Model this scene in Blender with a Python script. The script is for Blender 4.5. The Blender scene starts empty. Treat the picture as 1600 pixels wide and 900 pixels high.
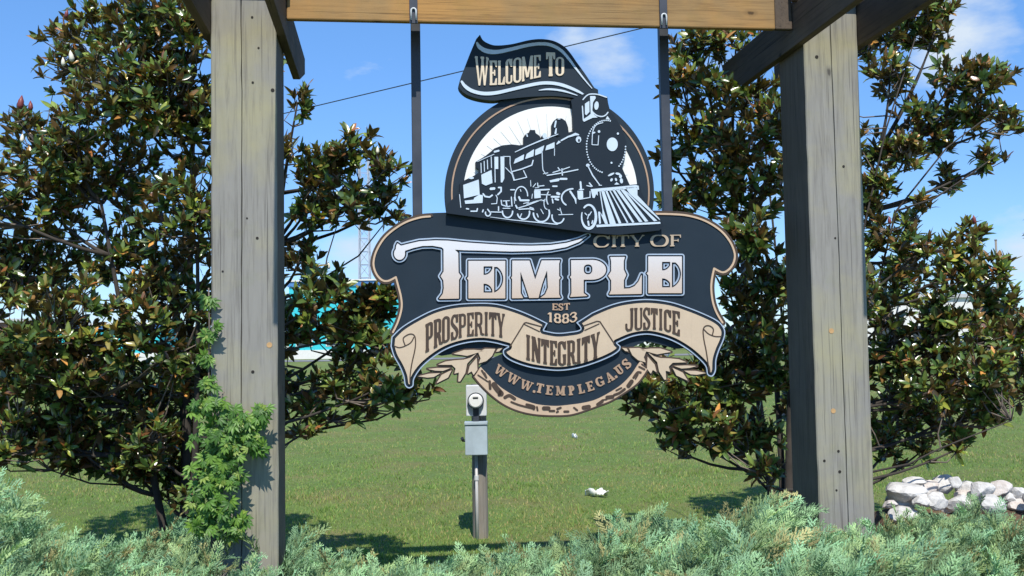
import bpy, bmesh, math, random
import numpy as np
from mathutils import Vector, Matrix, Euler
from mathutils.geometry import delaunay_2d_cdt

rng = np.random.default_rng(7)
random.seed(7)
scene = bpy.context.scene
COL = scene.collection

# ------------------------------------------------------------------ camera
F = 1614.0                      # focal length in photo pixels (1600 wide)
CAM_H = 1.6
PITCH = math.radians(3.27)
ROLL = math.radians(-0.95)
YAW = math.radians(6.8)         # the sign frame is turned this much
cam_data = bpy.data.cameras.new("camera")
cam_data.sensor_width = 36.0
cam_data.lens = 36.0 * F / 1600.0
cam_data.clip_end = 3000.0
cam = bpy.data.objects.new("camera", cam_data)
COL.objects.link(cam)
CM = Matrix.Rotation(math.radians(90) + PITCH, 3, 'X') @ Matrix.Rotation(ROLL, 3, 'Z')
cam.matrix_world = Matrix.Translation((0, 0, CAM_H)) @ CM.to_4x4()
scene.camera = cam

# ------------------------------------------------------------------ sky and sun
SUN_EL = math.radians(53)
SUN_TRAVEL = math.radians(-8.0)       # azimuth the light travels towards, from +Y, clockwise positive
world = bpy.data.worlds.new("World")
scene.world = world
world.use_nodes = True
wn, wl = world.node_tree.nodes, world.node_tree.links
wn.clear()
w_out = wn.new('ShaderNodeOutputWorld')
w_bg = wn.new('ShaderNodeBackground')
w_bg.inputs['Strength'].default_value = 0.105
sky = wn.new('ShaderNodeTexSky')
sky.sky_type = 'NISHITA'
sky.sun_disc = False
sky.sun_elevation = SUN_EL
sky.sun_rotation = SUN_TRAVEL + math.pi
sky.air_density = 0.85
sky.dust_density = 0.0
sky.ozone_density = 2.5
geo = wn.new('ShaderNodeTexCoord')
sep = wn.new('ShaderNodeSeparateXYZ')
wl.new(geo.outputs['Generated'], sep.inputs[0])
def wmath(op, a, b=None, clamp=False):
    n = wn.new('ShaderNodeMath'); n.operation = op; n.use_clamp = clamp
    for i, v in enumerate((a, b)):
        if v is None: continue
        if isinstance(v, (int, float)): n.inputs[i].default_value = v
        else: wl.new(v, n.inputs[i])
    return n.outputs[0]
def wblob(px, py, r_deg, gain):
    d = CM @ Vector(((px - 800) / F, -(py - 450) / F, -1.0)); d.normalize()
    n = wn.new('ShaderNodeVectorMath'); n.operation = 'DOT_PRODUCT'
    wl.new(geo.outputs['Generated'], n.inputs[0]); n.inputs[1].default_value = d
    ang = wmath('ARCCOSINE', wmath('MINIMUM', n.outputs['Value'], 0.99999))
    return wmath('MULTIPLY', wmath('SUBTRACT', 1.0, wmath('DIVIDE', ang, math.radians(r_deg)), True), gain)
noise = wn.new('ShaderNodeTexNoise')
noise.inputs['Scale'].default_value = 7.0
noise.inputs['Detail'].default_value = 7.0
noise.inputs['Roughness'].default_value = 0.58
wmap = wn.new('ShaderNodeMapping'); wmap.inputs['Scale'].default_value = (1, 1, 2.4)
wl.new(geo.outputs['Generated'], wmap.inputs[0]); wl.new(wmap.outputs[0], noise.inputs['Vector'])
nv = noise.outputs['Fac']
# clouds: scattered cumulus all round, with the banks the photograph shows
blobs = [wblob(1495, 40, 4.6, 0.70), wblob(950, 85, 4.0, 0.62), wblob(900, 55, 3.0, 0.5), wblob(1150, 90, 5.0, 0.26), wblob(560, 400, 5.0, 0.5),
         wblob(1200, 360, 6.0, 0.34), wblob(1600, 400, 4.0, 0.5), wblob(200, 440, 8.0, 0.42), wblob(1560, 330, 2.5, .2)]
acc = blobs[0]
for b in blobs[1:]:
    acc = wmath('MAXIMUM', acc, b)
cl = wmath('ADD', wmath('MULTIPLY', wmath('SUBTRACT', nv, 0.5), 1.5), acc)
cl = wmath('MULTIPLY', wmath('SUBTRACT', cl, 0.27, True), 2.6, True)
mixc = wn.new('ShaderNodeMix'); mixc.data_type = 'RGBA'
hs = wn.new('ShaderNodeHueSaturation')
hs.inputs['Saturation'].default_value = 1.1
hs.inputs['Value'].default_value = 1.0
wl.new(sky.outputs[0], hs.inputs['Color'])
tint = wn.new('ShaderNodeMix'); tint.data_type = 'RGBA'; tint.blend_type = 'MULTIPLY'
tint.inputs['Factor'].default_value = 1.0
wl.new(hs.outputs[0], tint.inputs['A']); tm = wn.new('ShaderNodeMix'); tm.data_type = 'RGBA'
wl.new(wmath('DIVIDE', wmath('MAXIMUM', sep.outputs['Z'], 0.0), 0.30, True), tm.inputs['Factor'])
tm.inputs['A'].default_value = (.70, .84, 1.12, 1); tm.inputs['B'].default_value = (1.14, 1.40, 1.62, 1)
wl.new(tm.outputs['Result'], tint.inputs['B'])
wl.new(tint.outputs['Result'], mixc.inputs['A'])
mixc.inputs['B'].default_value = (5.6, 6.5, 7.6, 1)
wl.new(cl, mixc.inputs['Factor'])
wl.new(mixc.outputs['Result'], w_bg.inputs['Color'])
wl.new(w_bg.outputs[0], w_out.inputs[0])

sun_data = bpy.data.lights.new("sun", 'SUN')
sun_data.energy = 4.5
sun_data.angle = math.radians(0.5)
sun_data.color = (1.0, 0.945, 0.85)
sun = bpy.data.objects.new("sun", sun_data)
COL.objects.link(sun)
SUN_DIR = Vector((math.sin(SUN_TRAVEL) * math.cos(SUN_EL), math.cos(SUN_TRAVEL) * math.cos(SUN_EL), -math.sin(SUN_EL)))
sun.rotation_euler = SUN_DIR.to_track_quat('-Z', 'Y').to_euler()
scene.view_settings.view_transform = 'Standard'
scene.view_settings.look = 'None'
scene.view_settings.exposure = 0.25
scene.view_settings.gamma = 1.0
scene.render.engine = 'CYCLES'
scene.cycles.max_bounces = 6
scene.cycles.transparent_max_bounces = 8

# ------------------------------------------------------------------ geometry helpers
def ray(px, py):
    d = CM @ Vector(((px - 800) / F, -(py - 450) / F, -1.0))
    return d
def at_depth(px, py, d):
    """point on the pixel's sight line at distance d straight ahead"""
    v = ray(px, py)
    v = v * (d / v.y)
    return Vector((v.x, v.y, CAM_H + v.z))
R_AX = Vector((math.cos(YAW), math.sin(YAW), 0))
N_AX = Vector((-math.sin(YAW), math.cos(YAW), 0))
DIST = 5.46
def uz(px, py, w):
    """photo pixel -> (u, z) on the vertical plane at w behind the posts' front faces"""
    v = ray(px, py)
    t = (DIST + w) / v.dot(N_AX)
    p = v * t
    return p.dot(R_AX), CAM_H + p.z
FRAME_M = Matrix.Translation(N_AX * DIST) @ Matrix.Rotation(YAW, 4, 'Z')

def ground_z(x, y):
    y = np.asarray(y, float)
    a = np.clip((y - 8.6) / 2.6, 0, 1); a = a * a * (3 - 2 * a)
    b = np.clip((y - 11.0) / 60.0, 0, 1); b = b * b * (3 - 2 * b)
    return -0.04 + 0.12 * a + 0.75 * b

def props(o, label=None, cat=None, group=None, kind=None):
    if label: o['label'] = label
    if cat: o['category'] = cat
    if group: o['group'] = group
    if kind: o['kind'] = kind
    return o
def empty(name, loc, label, cat, group=None, rot=0.0):
    o = bpy.data.objects.new(name, None)
    o.empty_display_size = 0.1
    o.location = loc; o.rotation_euler = (0, 0, rot)
    COL.objects.link(o)
    return props(o, label, cat, group)
def link(name, me, mat=None, parent=None, loc=None):
    if mat is not None and not me.materials: me.materials.append(mat)
    o = bpy.data.objects.new(name, me)
    COL.objects.link(o)
    if parent is not None: o.parent = parent
    if loc is not None: o.location = loc
    return o
def np_mesh(name, V, T, colors=None, smooth=False):
    """V (n,3), T (m,k) faces"""
    V = np.asarray(V, np.float32); T = np.asarray(T, np.int32)
    me = bpy.data.meshes.new(name)
    me.vertices.add(len(V)); me.vertices.foreach_set('co', V.ravel())
    k = T.shape[1]
    me.loops.add(T.size); me.loops.foreach_set('vertex_index', T.ravel())
    me.polygons.add(len(T))
    me.polygons.foreach_set('loop_start', np.arange(0, T.size, k, dtype=np.int32))
    if smooth: me.polygons.foreach_set('use_smooth', np.ones(len(T), bool))
    me.update(calc_edges=True)
    if colors is not None:
        ca = me.color_attributes.new('Col', 'FLOAT_COLOR', 'POINT')
        c = np.ones((len(V), 4), np.float32); c[:, :3] = colors
        ca.data.foreach_set('color', c.ravel())
    return me

class MB:
    """collects simple solids into one mesh"""
    def __init__(self): self.v = []; self.f = []
    def box(self, x0, x1, y0, y1, z0, z1):
        b = len(self.v)
        self.v += [(x0, y0, z0), (x1, y0, z0), (x1, y1, z0), (x0, y1, z0), (x0, y0, z1), (x1, y0, z1), (x1, y1, z1), (x0, y1, z1)]
        self.f += [tuple(b + i for i in q) for q in ((0, 3, 2, 1), (4, 5, 6, 7), (0, 1, 5, 4), (1, 2, 6, 5), (2, 3, 7, 6), (3, 0, 4, 7))]
        return self
    def prism(self, pts, y0, y1, axis='y'):
        """pts in (a,b); extruded along the third axis"""
        b = len(self.v); n = len(pts)
        for y in (y0, y1):
            for a, c in pts:
                self.v.append({'y': (a, y, c), 'x': (y, a, c), 'z': (a, c, y)}[axis])
        self.f.append(tuple(b + i for i in range(n))); self.f.append(tuple(b + n + i for i in reversed(range(n))))
        for i in range(n):
            j = (i + 1) % n
            self.f.append((b + i, b + n + i, b + n + j, b + j))
        return self
    def tube(self, pts, radii, n=6, cap=True):
        pts = [Vector(p) for p in pts]
        b0 = len(self.v)
        t0 = (pts[1] - pts[0]).normalized()
        a = Vector((0, 0, 1)) if abs(t0.z) < .9 else Vector((1, 0, 0))
        side = t0.cross(a).normalized()
        for i, p in enumerate(pts):
            if i == 0: t = pts[1] - pts[0]
            elif i == len(pts) - 1: t = pts[-1] - pts[-2]
            else: t = pts[i + 1] - pts[i - 1]
            t = t.normalized()
            side = (side - t * side.dot(t)).normalized()
            up = t.cross(side)
            r = radii[i] if hasattr(radii, '__len__') else radii
            for k in range(n):
                an = 2 * math.pi * k / n
                self.v.append(tuple(p + side * (math.cos(an) * r) + up * (math.sin(an) * r)))
        for i in range(len(pts) - 1):
            for k in range(n):
                k2 = (k + 1) % n
                self.f.append((b0 + i * n + k, b0 + i * n + k2, b0 + (i + 1) * n + k2, b0 + (i + 1) * n + k))
        if cap:
            self.f.append(tuple(b0 + k for k in reversed(range(n))))
            self.f.append(tuple(b0 + (len(pts) - 1) * n + k for k in range(n)))
        return self
    def mesh(self, name, smooth=False, bevel=0.0, segs=2):
        me = bpy.data.meshes.new(name)
        me.from_pydata(self.v, [], self.f)
        bm = bmesh.new(); bm.from_mesh(me)
        bmesh.ops.recalc_face_normals(bm, faces=bm.faces)
        if bevel > 0:
            es = [e for e in bm.edges if len(e.link_faces) == 2 and e.calc_face_angle(0) > 0.5]
            bmesh.ops.bevel(bm, geom=es, offset=bevel, segments=segs, affect='EDGES', profile=0.5)
        bm.to_mesh(me); bm.free()
        if smooth:
            me.polygons.foreach_set('use_smooth', [True] * len(me.polygons))
        me.update()
        return me

# ------------------------------------------------------------------ materials
def new_mat(name):
    m = bpy.data.materials.new(name); m.use_nodes = True
    nt = m.node_tree
    b = nt.nodes['Principled BSDF']
    return m, nt, b
def nd(nt, t, **kw):
    n = nt.nodes.new(t)
    for k, v in kw.items(): setattr(n, k, v)
    return n
def ramp(nt, fac, stops):
    r = nd(nt, 'ShaderNodeValToRGB')
    e = r.color_ramp.elements
    while len(e) > 1: e.remove(e[-1])
    for i, (p, c) in enumerate(stops):
        el = e[0] if i == 0 else e.new(p)
        el.position = p
        el.color = (c, c, c, 1) if isinstance(c, (int, float)) else (*c, 1)
    nt.links.new(fac, r.inputs[0])
    return r.outputs[0]
def mixrgb(nt, fac, a, b, blend='MIX'):
    m = nd(nt, 'ShaderNodeMix', data_type='RGBA', blend_type=blend)
    for sock, v in ((m.inputs['Factor'], fac), (m.inputs['A'], a), (m.inputs['B'], b)):
        if isinstance(v, (int, float)): sock.default_value = v
        elif isinstance(v, tuple): sock.default_value = (*v, 1)
        else: nt.links.new(v, sock)
    return m.outputs['Result']
def tex_noise(nt, vec, scale, detail=4, rough=.55, mscale=None, dist=0.0):
    n = nd(nt, 'ShaderNodeTexNoise')
    n.inputs['Scale'].default_value = scale; n.inputs['Detail'].default_value = detail
    n.inputs['Roughness'].default_value = rough; n.inputs['Distortion'].default_value = dist
    if mscale:
        mp = nd(nt, 'ShaderNodeMapping'); mp.inputs['Scale'].default_value = mscale
        nt.links.new(vec, mp.inputs[0]); vec = mp.outputs[0]
    nt.links.new(vec, n.inputs['Vector'])
    return n.outputs['Fac']
def bump(nt, b, h, strength, dist=0.01):
    n = nd(nt, 'ShaderNodeBump'); n.inputs['Strength'].default_value = strength; n.inputs['Distance'].default_value = dist
    nt.links.new(h, n.inputs['Height']); nt.links.new(n.outputs[0], b.inputs['Normal'])

def paint(name, col, rough=.5, var=.12, spec=.5, bumps=.05, metallic=0.0):
    m, nt, b = new_mat(name)
    co = nd(nt, 'ShaderNodeTexCoord').outputs['Object']
    n1 = tex_noise(nt, co, 9, 5)
    n2 = tex_noise(nt, co, 160, 3)
    dark = tuple(c * (1 - var) for c in col); light = tuple(min(1, c * (1 + var)) for c in col)
    c = ramp(nt, n1, [(.3, dark), (.7, light)])
    st = tex_noise(nt, co, 22, 4, .6, (1, 1, .08))
    c = mixrgb(nt, ramp(nt, st, [(.56, 0), (.74, .28)]), c, tuple(x * .62 + .012 for x in col))
    c = mixrgb(nt, .12, c, ramp(nt, n2, [(.3, tuple(x * .6 for x in col)), (.7, light)]))
    nt.links.new(c, b.inputs['Base Color'])
    nt.links.new(ramp(nt, n1, [(.3, rough * .85), (.7, min(1, rough * 1.15))]), b.inputs['Roughness'])
    b.inputs['Specular IOR Level'].default_value = spec
    b.inputs['Metallic'].default_value = metallic
    if bumps: bump(nt, b, n2, bumps, .002)
    return m
def wood(name, base, dark, warm, axis='z', crack=.6, warm_z=None):
    m, nt, b = new_mat(name)
    co = nd(nt, 'ShaderNodeTexCoord').outputs['Object']
    st = {'z': (1, 1, .045), 'x': (.045, 1, 1), 'y': (1, .045, 1)}[axis]
    st2 = {'z': (1, 1, .012), 'x': (.012, 1, 1), 'y': (1, .012, 1)}[axis]
    g1 = tex_noise(nt, co, 60, 6, .65, st, .6)
    g2 = tex_noise(nt, co, 14, 4, .6, tuple(max(s, .12) for s in st), 1.2)
    g3 = tex_noise(nt, co, 95, 2, .5, st2)
    big = tex_noise(nt, co, 2.2, 4, .6)
    c = mixrgb(nt, ramp(nt, g2, [(.32, 0), (.68, 1)]), tuple(x * .82 for x in base), base)
    c = mixrgb(nt, ramp(nt, big, [(.42, 0), (.66, .6)]), c, warm)
    c = mixrgb(nt, ramp(nt, g1, [(.28, .6), (.5, 0)]), c, dark)
    c = mixrgb(nt, ramp(nt, g3, [(.30, crack), (.36, 0)]), c, tuple(x * .45 for x in dark))
    # knots
    mp = nd(nt, 'ShaderNodeMapping'); mp.inputs['Scale'].default_value = {'z': (1, 1, .55), 'x': (.55, 1, 1), 'y': (1, .55, 1)}[axis]
    mp.inputs['Location'].default_value = (.13, .4, .21)
    nt.links.new(co, mp.inputs[0])
    vo = nd(nt, 'ShaderNodeTexVoronoi'); vo.inputs['Scale'].default_value = 3.6
    nt.links.new(mp.outputs[0], vo.inputs['Vector'])
    kd = nd(nt, 'ShaderNodeMath', operation='MULTIPLY_ADD'); kd.inputs[1].default_value = 1.0
    nt.links.new(vo.outputs['Distance'], kd.inputs[0])
    nn = tex_noise(nt, co, 30, 3); k2 = nd(nt, 'ShaderNodeMath', operation='MULTIPLY'); k2.inputs[1].default_value = .06
    nt.links.new(nn, k2.inputs[0]); nt.links.new(k2.outputs[0], kd.inputs[2])
    c = mixrgb(nt, ramp(nt, kd.outputs[0], [(.055, .85), (.075, .25), (.13, 0)]), c, tuple(x * .5 for x in dark))
    # slight green algae film
    al = tex_noise(nt, co, 5, 5, .65)
    c = mixrgb(nt, ramp(nt, al, [(.55, 0), (.78, .4)]), c, (base[0] * .72, base[1] * .8, base[2] * .5))
    nt.links.new(c, b.inputs['Base Color'])
    b.inputs['Roughness'].default_value = .82
    b.inputs['Specular IOR Level'].default_value = .2
    hsum = nd(nt, 'ShaderNodeMath', operation='ADD'); nt.links.new(g1, hsum.inputs[0]); nt.links.new(ramp(nt, g3, [(.30, 0), (.36, 1)]), hsum.inputs[1])
    bump(nt, b, hsum.outputs[0], .35, .003)
    return m

M = {}
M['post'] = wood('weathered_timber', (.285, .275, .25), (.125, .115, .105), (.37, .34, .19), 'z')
M['rafter'] = wood('dark_timber', (.11, .085, .065), (.045, .035, .03), (.15, .11, .075), 'y')
M['post_side'] = wood('shaded_post_side', (.155, .125, .10), (.065, .052, .042), (.20, .16, .12), 'z')
M['beam'] = wood('honey_timber', (.34, .215, .095), (.12, .07, .035), (.50, .25, .07), 'x', .5)
M['navy'] = paint('navy_paint', (.014, .026, .040), .6, .10, .22)
M['navy2'] = paint('navy_paint_raised', (.016, .029, .044), .6, .10, .22)
M['navy_mid'] = paint('blue_black_paint', (.011, .020, .032), .6, .08, .2)
M['rim'] = paint('dark_brown_paint', (.06, .036, .022), .5)
M['tan'] = paint('tan_paint', (.56, .405, .275), .5, .06)
M['cream'] = paint('cream_paint', (.57, .445, .315), .55, .05)
M['brown'] = paint('brown_lettering', (.06, .036, .022), .5, .15)
M['copper'] = paint('copper_lettering', (.40, .265, .175), .5, .15)
M['dull_gold'] = paint('dull_gold_lettering', (.46, .36, .26), .5, .15)
M['pale_copper'] = paint('pale_copper_lettering', (.68, .57, .42), .5, .12)
M['ice'] = paint('pale_blue_paint', (.55, .65, .75), .5, .05)
M['white'] = paint('white_paint', (.82, .83, .80), .5, .03)
M['ray'] = paint('grey_ray_paint', (.55, .55, .53), .5, .03)
M['silver'] = paint('silver_paint', (.36, .44, .55), .35, .12)
M['steel'] = paint('dark_steel', (.035, .042, .058), .5, .2)
M['galv'] = paint('galvanised_steel', (.40, .49, .55), .42, .12, .5)
M['galv_light'] = paint('light_steel', (.62, .65, .66), .4, .1)
M['glass_black'] = paint('meter_ring', (.03, .035, .04), .25, .1)
M['plastic_white'] = paint('grey_conduit', (.50, .50, .49), .45, .08)
# TEMPLE letters fade from white at the top to tan at the foot: printed gradient in the letters' own height
def gradient_paint(name, z_lo, z_hi, lo, hi):
    m, nt, b = new_mat(name)
    co = nd(nt, 'ShaderNodeTexCoord').outputs['Object']
    s = nd(nt, 'ShaderNodeSeparateXYZ'); nt.links.new(co, s.inputs[0])
    mr = nd(nt, 'ShaderNodeMapRange'); mr.inputs[1].default_value = z_lo; mr.inputs[2].default_value = z_hi
    nt.links.new(s.outputs['Z'], mr.inputs[0])
    c = ramp(nt, mr.outputs[0], [(0, lo), (.5, tuple((a + b_) / 2 for a, b_ in zip(lo, hi))), (.95, hi)])
    n2 = tex_noise(nt, co, 150, 3)
    c = mixrgb(nt, .05, c, ramp(nt, n2, [(.3, .3), (.7, .9)]))
    nt.links.new(c, b.inputs['Base Color']); b.inputs['Roughness'].default_value = .5
    return m

# ================================================================== the timber frame
OX, OW = 0.75, 0.19
def frame_box(u0, u1, w0, w1, z0, z1): return MB().box(u0 - OX, u1 - OX, w0 - OW, w1 - OW, z0, z1)
arbor = empty('timber_arbor', FRAME_M @ Vector((OX, OW, 0)), 'tall weathered grey timber arbor of two thick posts and a beam, carrying the town sign', 'arbor', rot=YAW)

def post_mesh(u0, u1, d, z0, z1, cu, seed, width=.007):
    """square post with a wandering drying crack down its front face"""
    r = np.random.default_rng(seed)
    zs = np.linspace(z0, z1, 42)
    wob = np.cumsum(r.normal(0, .0011, len(zs))); wob -= np.linspace(0, wob[-1], len(zs))
    ww = np.clip(width * (0.55 + .5 * r.random(len(zs))), .003, .02)
    ed = r.normal(0, .0012, (len(zs), 2))
    V = []; Fc = []
    c = .006
    for i, z in enumerate(zs):
        m = cu + wob[i]; a = ww[i] / 2
        e0, e1 = ed[i]
        pr = [(u0 + c + e0, 0), (m - a, 0), (m, .02), (m + a, 0), (u1 - c + e1, 0), (u1 + e1, c), (u1, d - c), (u1 - c, d), (u0 + c, d), (u0, d - c), (u0 + e0, c)]
        V += [(x - OX, w - OW, z) for x, w in pr]
    n = 11
    for i in range(len(zs) - 1):
        for k in range(n):
            k2 = (k + 1) % n
            Fc.append((i * n + k, i * n + k2, (i + 1) * n + k2, (i + 1) * n + k))
    Fc.append(tuple(range(n))); Fc.append(tuple((len(zs) - 1) * n + k for k in reversed(range(n))))
    me = bpy.data.meshes.new('post'); me.from_pydata(V, [], Fc)
    bm = bmesh.new(); bm.from_mesh(me); bmesh.ops.recalc_face_normals(bm, faces=bm.faces)
    bm.normal_update()
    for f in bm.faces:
        if abs(f.normal.x) > .85 and f.calc_area() > .008: f.material_index = 1     # side faces take a darker timber, their shade painted into its colour
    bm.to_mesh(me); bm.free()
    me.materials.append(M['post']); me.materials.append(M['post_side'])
    return me
LP0, LP1 = uz(329.5, 450, 0)[0], uz(433.5, 450, 0)[0]
RP0, RP1 = uz(1268.5, 450, 0)[0], uz(1354, 450, 0)[0]
PD = .37
RAF_Z = 3.26
POST_TOP = 3.50
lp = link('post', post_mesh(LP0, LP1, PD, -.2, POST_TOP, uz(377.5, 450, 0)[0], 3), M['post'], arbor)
lp['label'] = 'nearer left post with a long drying crack, creeper at its foot'
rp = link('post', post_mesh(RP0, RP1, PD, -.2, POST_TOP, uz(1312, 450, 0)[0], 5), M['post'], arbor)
rp['label'] = 'right post with yellowish top and dark shaded left side'
BEAM_Z = uz(840, 38, .02)[1]
bm_ = frame_box(LP1 + .050, uz(1211, 20, .02)[0], .02, .062, BEAM_Z, BEAM_Z + .30)
link('rear_beam', frame_box(LP1 + .050, RP0 - .050, .312, .352, BEAM_Z + .16, BEAM_Z + .46).mesh('rear_beam', bevel=.006), M['rafter'], arbor)
link('beam', bm_.mesh('beam', bevel=.008), M['beam'], arbor)
def rafter(u0, u1):
    pts = [(-1.25, RAF_Z + .13), (-.9, RAF_Z), (.90, RAF_Z), (1.27, RAF_Z + .13), (1.27, RAF_Z + .235), (-1.25, RAF_Z + .235)]
    m = MB().prism([(w - OW, z) for w, z in pts], u0 - OX, u1 - OX, axis='x')
    return link('rafter', m.mesh('rafter', bevel=.004), M['rafter'], arbor)
for a, b in ((LP0 - .047, LP0 - .002), (LP1 + .002, LP1 + .047), (RP0 - .047, RP0 - .002), (RP1 + .002, RP1 + .047)):
    # the boards are bolted outside the posts; the beam stops between the inner pair's lower edges
    rafter(a, b)
for (u0, u1) in ((LP0, LP1), (RP0, RP1)):
    m = frame_box(u0 - .07, u1 + .07, -.045, -.003, RAF_Z + .24, RAF_Z + .36)
    link('cross_plank', m.mesh('cross_plank', bevel=.004), M['rafter'], arbor)
    m = frame_box(u0 + .004, u1 - .004, .0, PD - .01, POST_TOP + .002, RAF_Z + .30)
    link('post_cap', m.mesh('post_cap', bevel=.004), M['rafter'], arbor)
link('end_block', frame_box(uz(1211, 20, .02)[0] + .003, RP0 - .050, .03, .066, BEAM_Z + .004, BEAM_Z + .29).mesh('end_block', bevel=.006), M['rafter'], arbor)
# plugs and bolt holes in the posts
def disc_on_front(name, px, py, r_px, mat, depth=.003, proud=.002):
    u, z = uz(px, py, 0); r = r_px / F * 5.6 * (.72 if name == 'bolt_hole' else 1)
    m = MB().tube([(0, -proud, 0), (0, depth, 0)], r, 10)
    o = link(name, m.mesh(name), mat, arbor, (u - OX, -OW, z)); return o
M['plug'] = paint('resin_knot', (.50, .30, .13), .6, .25)
M['hole'] = paint('dark_hole', (.02, .017, .014), .9, .1)
for (x, y, r, k) in ((421, 539, 4.2, 'plug'), (1299, 517, 4.2, 'plug'), (1302, 642, 4, 'plug'), (402, 372, 3.0, 'hole'), (348, 424, 2.2, 'hole'), (386, 341, 2, 'hole'),
                     (394, 27, 2.6, 'hole'), (395, 129, 2.6, 'hole'), (404, 75, 2.3, 'hole'), (426, 141, 4, 'hole'), (395, 581, 3.4, 'hole'),
                     (1318, 260, 3, 'hole'), (1276, 89, 4, 'hole'), (1305, 372, 2.4, 'hole'), (1310, 705, 3, 'hole'), (1312, 737, 3.4, 'hole'), (1307, 766, 2.4, 'hole'), (1288, 720, 3, 'hole')):
    o = disc_on_front('wood_plug' if k == 'plug' else 'bolt_hole', x, y, r, M[k])

# ================================================================== relief art by distance fields
def rs(pts, closed=False, k=6):
    """Catmull-Rom smoothing"""
    P = np.asarray(pts, float); n = len(P); out = []
    idx = range(n) if closed else range(n - 1)
    for i in idx:
        if closed: p0, p1, p2, p3 = P[(i - 1) % n], P[i], P[(i + 1) % n], P[(i + 2) % n]
        else: p0, p1, p2, p3 = P[max(i - 1, 0)], P[i], P[i + 1], P[min(i + 2, n - 1)]
        for t in np.linspace(0, 1, k, endpoint=False):
            out.append(.5 * ((2 * p1) + (-p0 + p2) * t + (2 * p0 - 5 * p1 + 4 * p2 - p3) * t * t + (-p0 + 3 * p1 - 3 * p2 + p3) * t ** 3))
    if not closed: out.append(P[-1])
    return np.array(out)
def d_seg(X, Y, a, b, ra, rb):
    ax, ay = a; bx, by = b
    dx, dy = bx - ax, by - ay; L = dx * dx + dy * dy + 1e-12
    t = np.clip(((X - ax) * dx + (Y - ay) * dy) / L, 0, 1)
    return ra + (rb - ra) * t - np.hypot(X - ax - t * dx, Y - ay - t * dy)
def stroke(pts, w, smooth=False):
    pts = rs(pts) if smooth else np.asarray(pts, float)
    n = len(pts)
    W = np.full(n, w / 2.) if np.isscalar(w) else np.interp(np.linspace(0, 1, n), np.linspace(0, 1, len(w)), np.asarray(w) / 2.)
    def f(X, Y):
        d = np.full(X.shape, -1e3)
        for i in range(n - 1): d = np.maximum(d, d_seg(X, Y, pts[i], pts[i + 1], W[i], W[i + 1]))
        return d
    m = W.max() + 1
    f.bb = (pts[:, 0].min() - m, pts[:, 1].min() - m, pts[:, 0].max() + m, pts[:, 1].max() + m)
    return f
def poly(pts, smooth=False, grow=0.0):
    pts = rs(pts, True) if smooth else np.asarray(pts, float)
    def f(X, Y):
        inside = np.zeros(X.shape, bool); dm = np.full(X.shape, 1e9)
        n = len(pts)
        for i in range(n):
            ax, ay = pts[i]; bx, by = pts[(i + 1) % n]
            if abs(ay - by) > 1e-9:
                c = ((ay > Y) != (by > Y)) & (X < (bx - ax) * (Y - ay) / (by - ay) + ax)
                inside ^= c
            dm = np.minimum(dm, -d_seg(X, Y, (ax, ay), (bx, by), 0, 0))
        return np.where(inside, dm, -dm) + grow
    m = max(grow, 0) + 1
    f.bb = (pts[:, 0].min() - m, pts[:, 1].min() - m, pts[:, 0].max() + m, pts[:, 1].max() + m)
    return f
def ell(cx, cy, rx, ry, ang=0.0):
    ca, sa = math.cos(ang), math.sin(ang)
    def f(X, Y):
        x = (X - cx) * ca + (Y - cy) * sa; y = -(X - cx) * sa + (Y - cy) * ca
        k0 = np.hypot(x / rx, y / ry); k1 = np.hypot(x / rx ** 2, y / ry ** 2) + 1e-9
        return -k0 * (k0 - 1) / k1
    r = max(rx, ry) + 1
    f.bb = (cx - r, cy - r, cx + r, cy + r)
    return f
def arc(cx, cy, rx, ry, a0, a1, w, n=22):
    a = np.radians(np.linspace(a0, a1, n))
    return stroke(np.stack([cx + rx * np.cos(a), cy + ry * np.sin(a)], 1), w)
def ubb(fs): return (min(f.bb[0] for f in fs), min(f.bb[1] for f in fs), max(f.bb[2] for f in fs), max(f.bb[3] for f in fs))
def U(*fs):
    def f(X, Y):
        d = fs[0](X, Y)
        for g in fs[1:]: d = np.maximum(d, g(X, Y))
        return d
    f.bb = ubb(fs); return f
def SUB(a, *bs):
    def f(X, Y):
        d = a(X, Y)
        for g in bs: d = np.minimum(d, -g(X, Y))
        return d
    f.bb = a.bb; return f
def AND(a, b):
    def f(X, Y): return np.minimum(a(X, Y), b(X, Y))
    f.bb = (max(a.bb[0], b.bb[0]), max(a.bb[1], b.bb[1]), min(a.bb[2], b.bb[2]), min(a.bb[3], b.bb[3])); return f
def GROW(a, g):
    def f(X, Y): return a(X, Y) + g
    m = max(g, 0); f.bb = (a.bb[0] - m, a.bb[1] - m, a.bb[2] + m, a.bb[3] + m); return f
def RING(a, lo, hi):
    """band between distances lo..hi outside the shape (negative = inside it)"""
    def f(X, Y):
        d = a(X, Y); mid = -(lo + hi) / 2
        return (hi - lo) / 2 - np.abs(d - mid)
    m = max(hi, 0); f.bb = (a.bb[0] - m, a.bb[1] - m, a.bb[2] + m, a.bb[3] + m); return f

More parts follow.
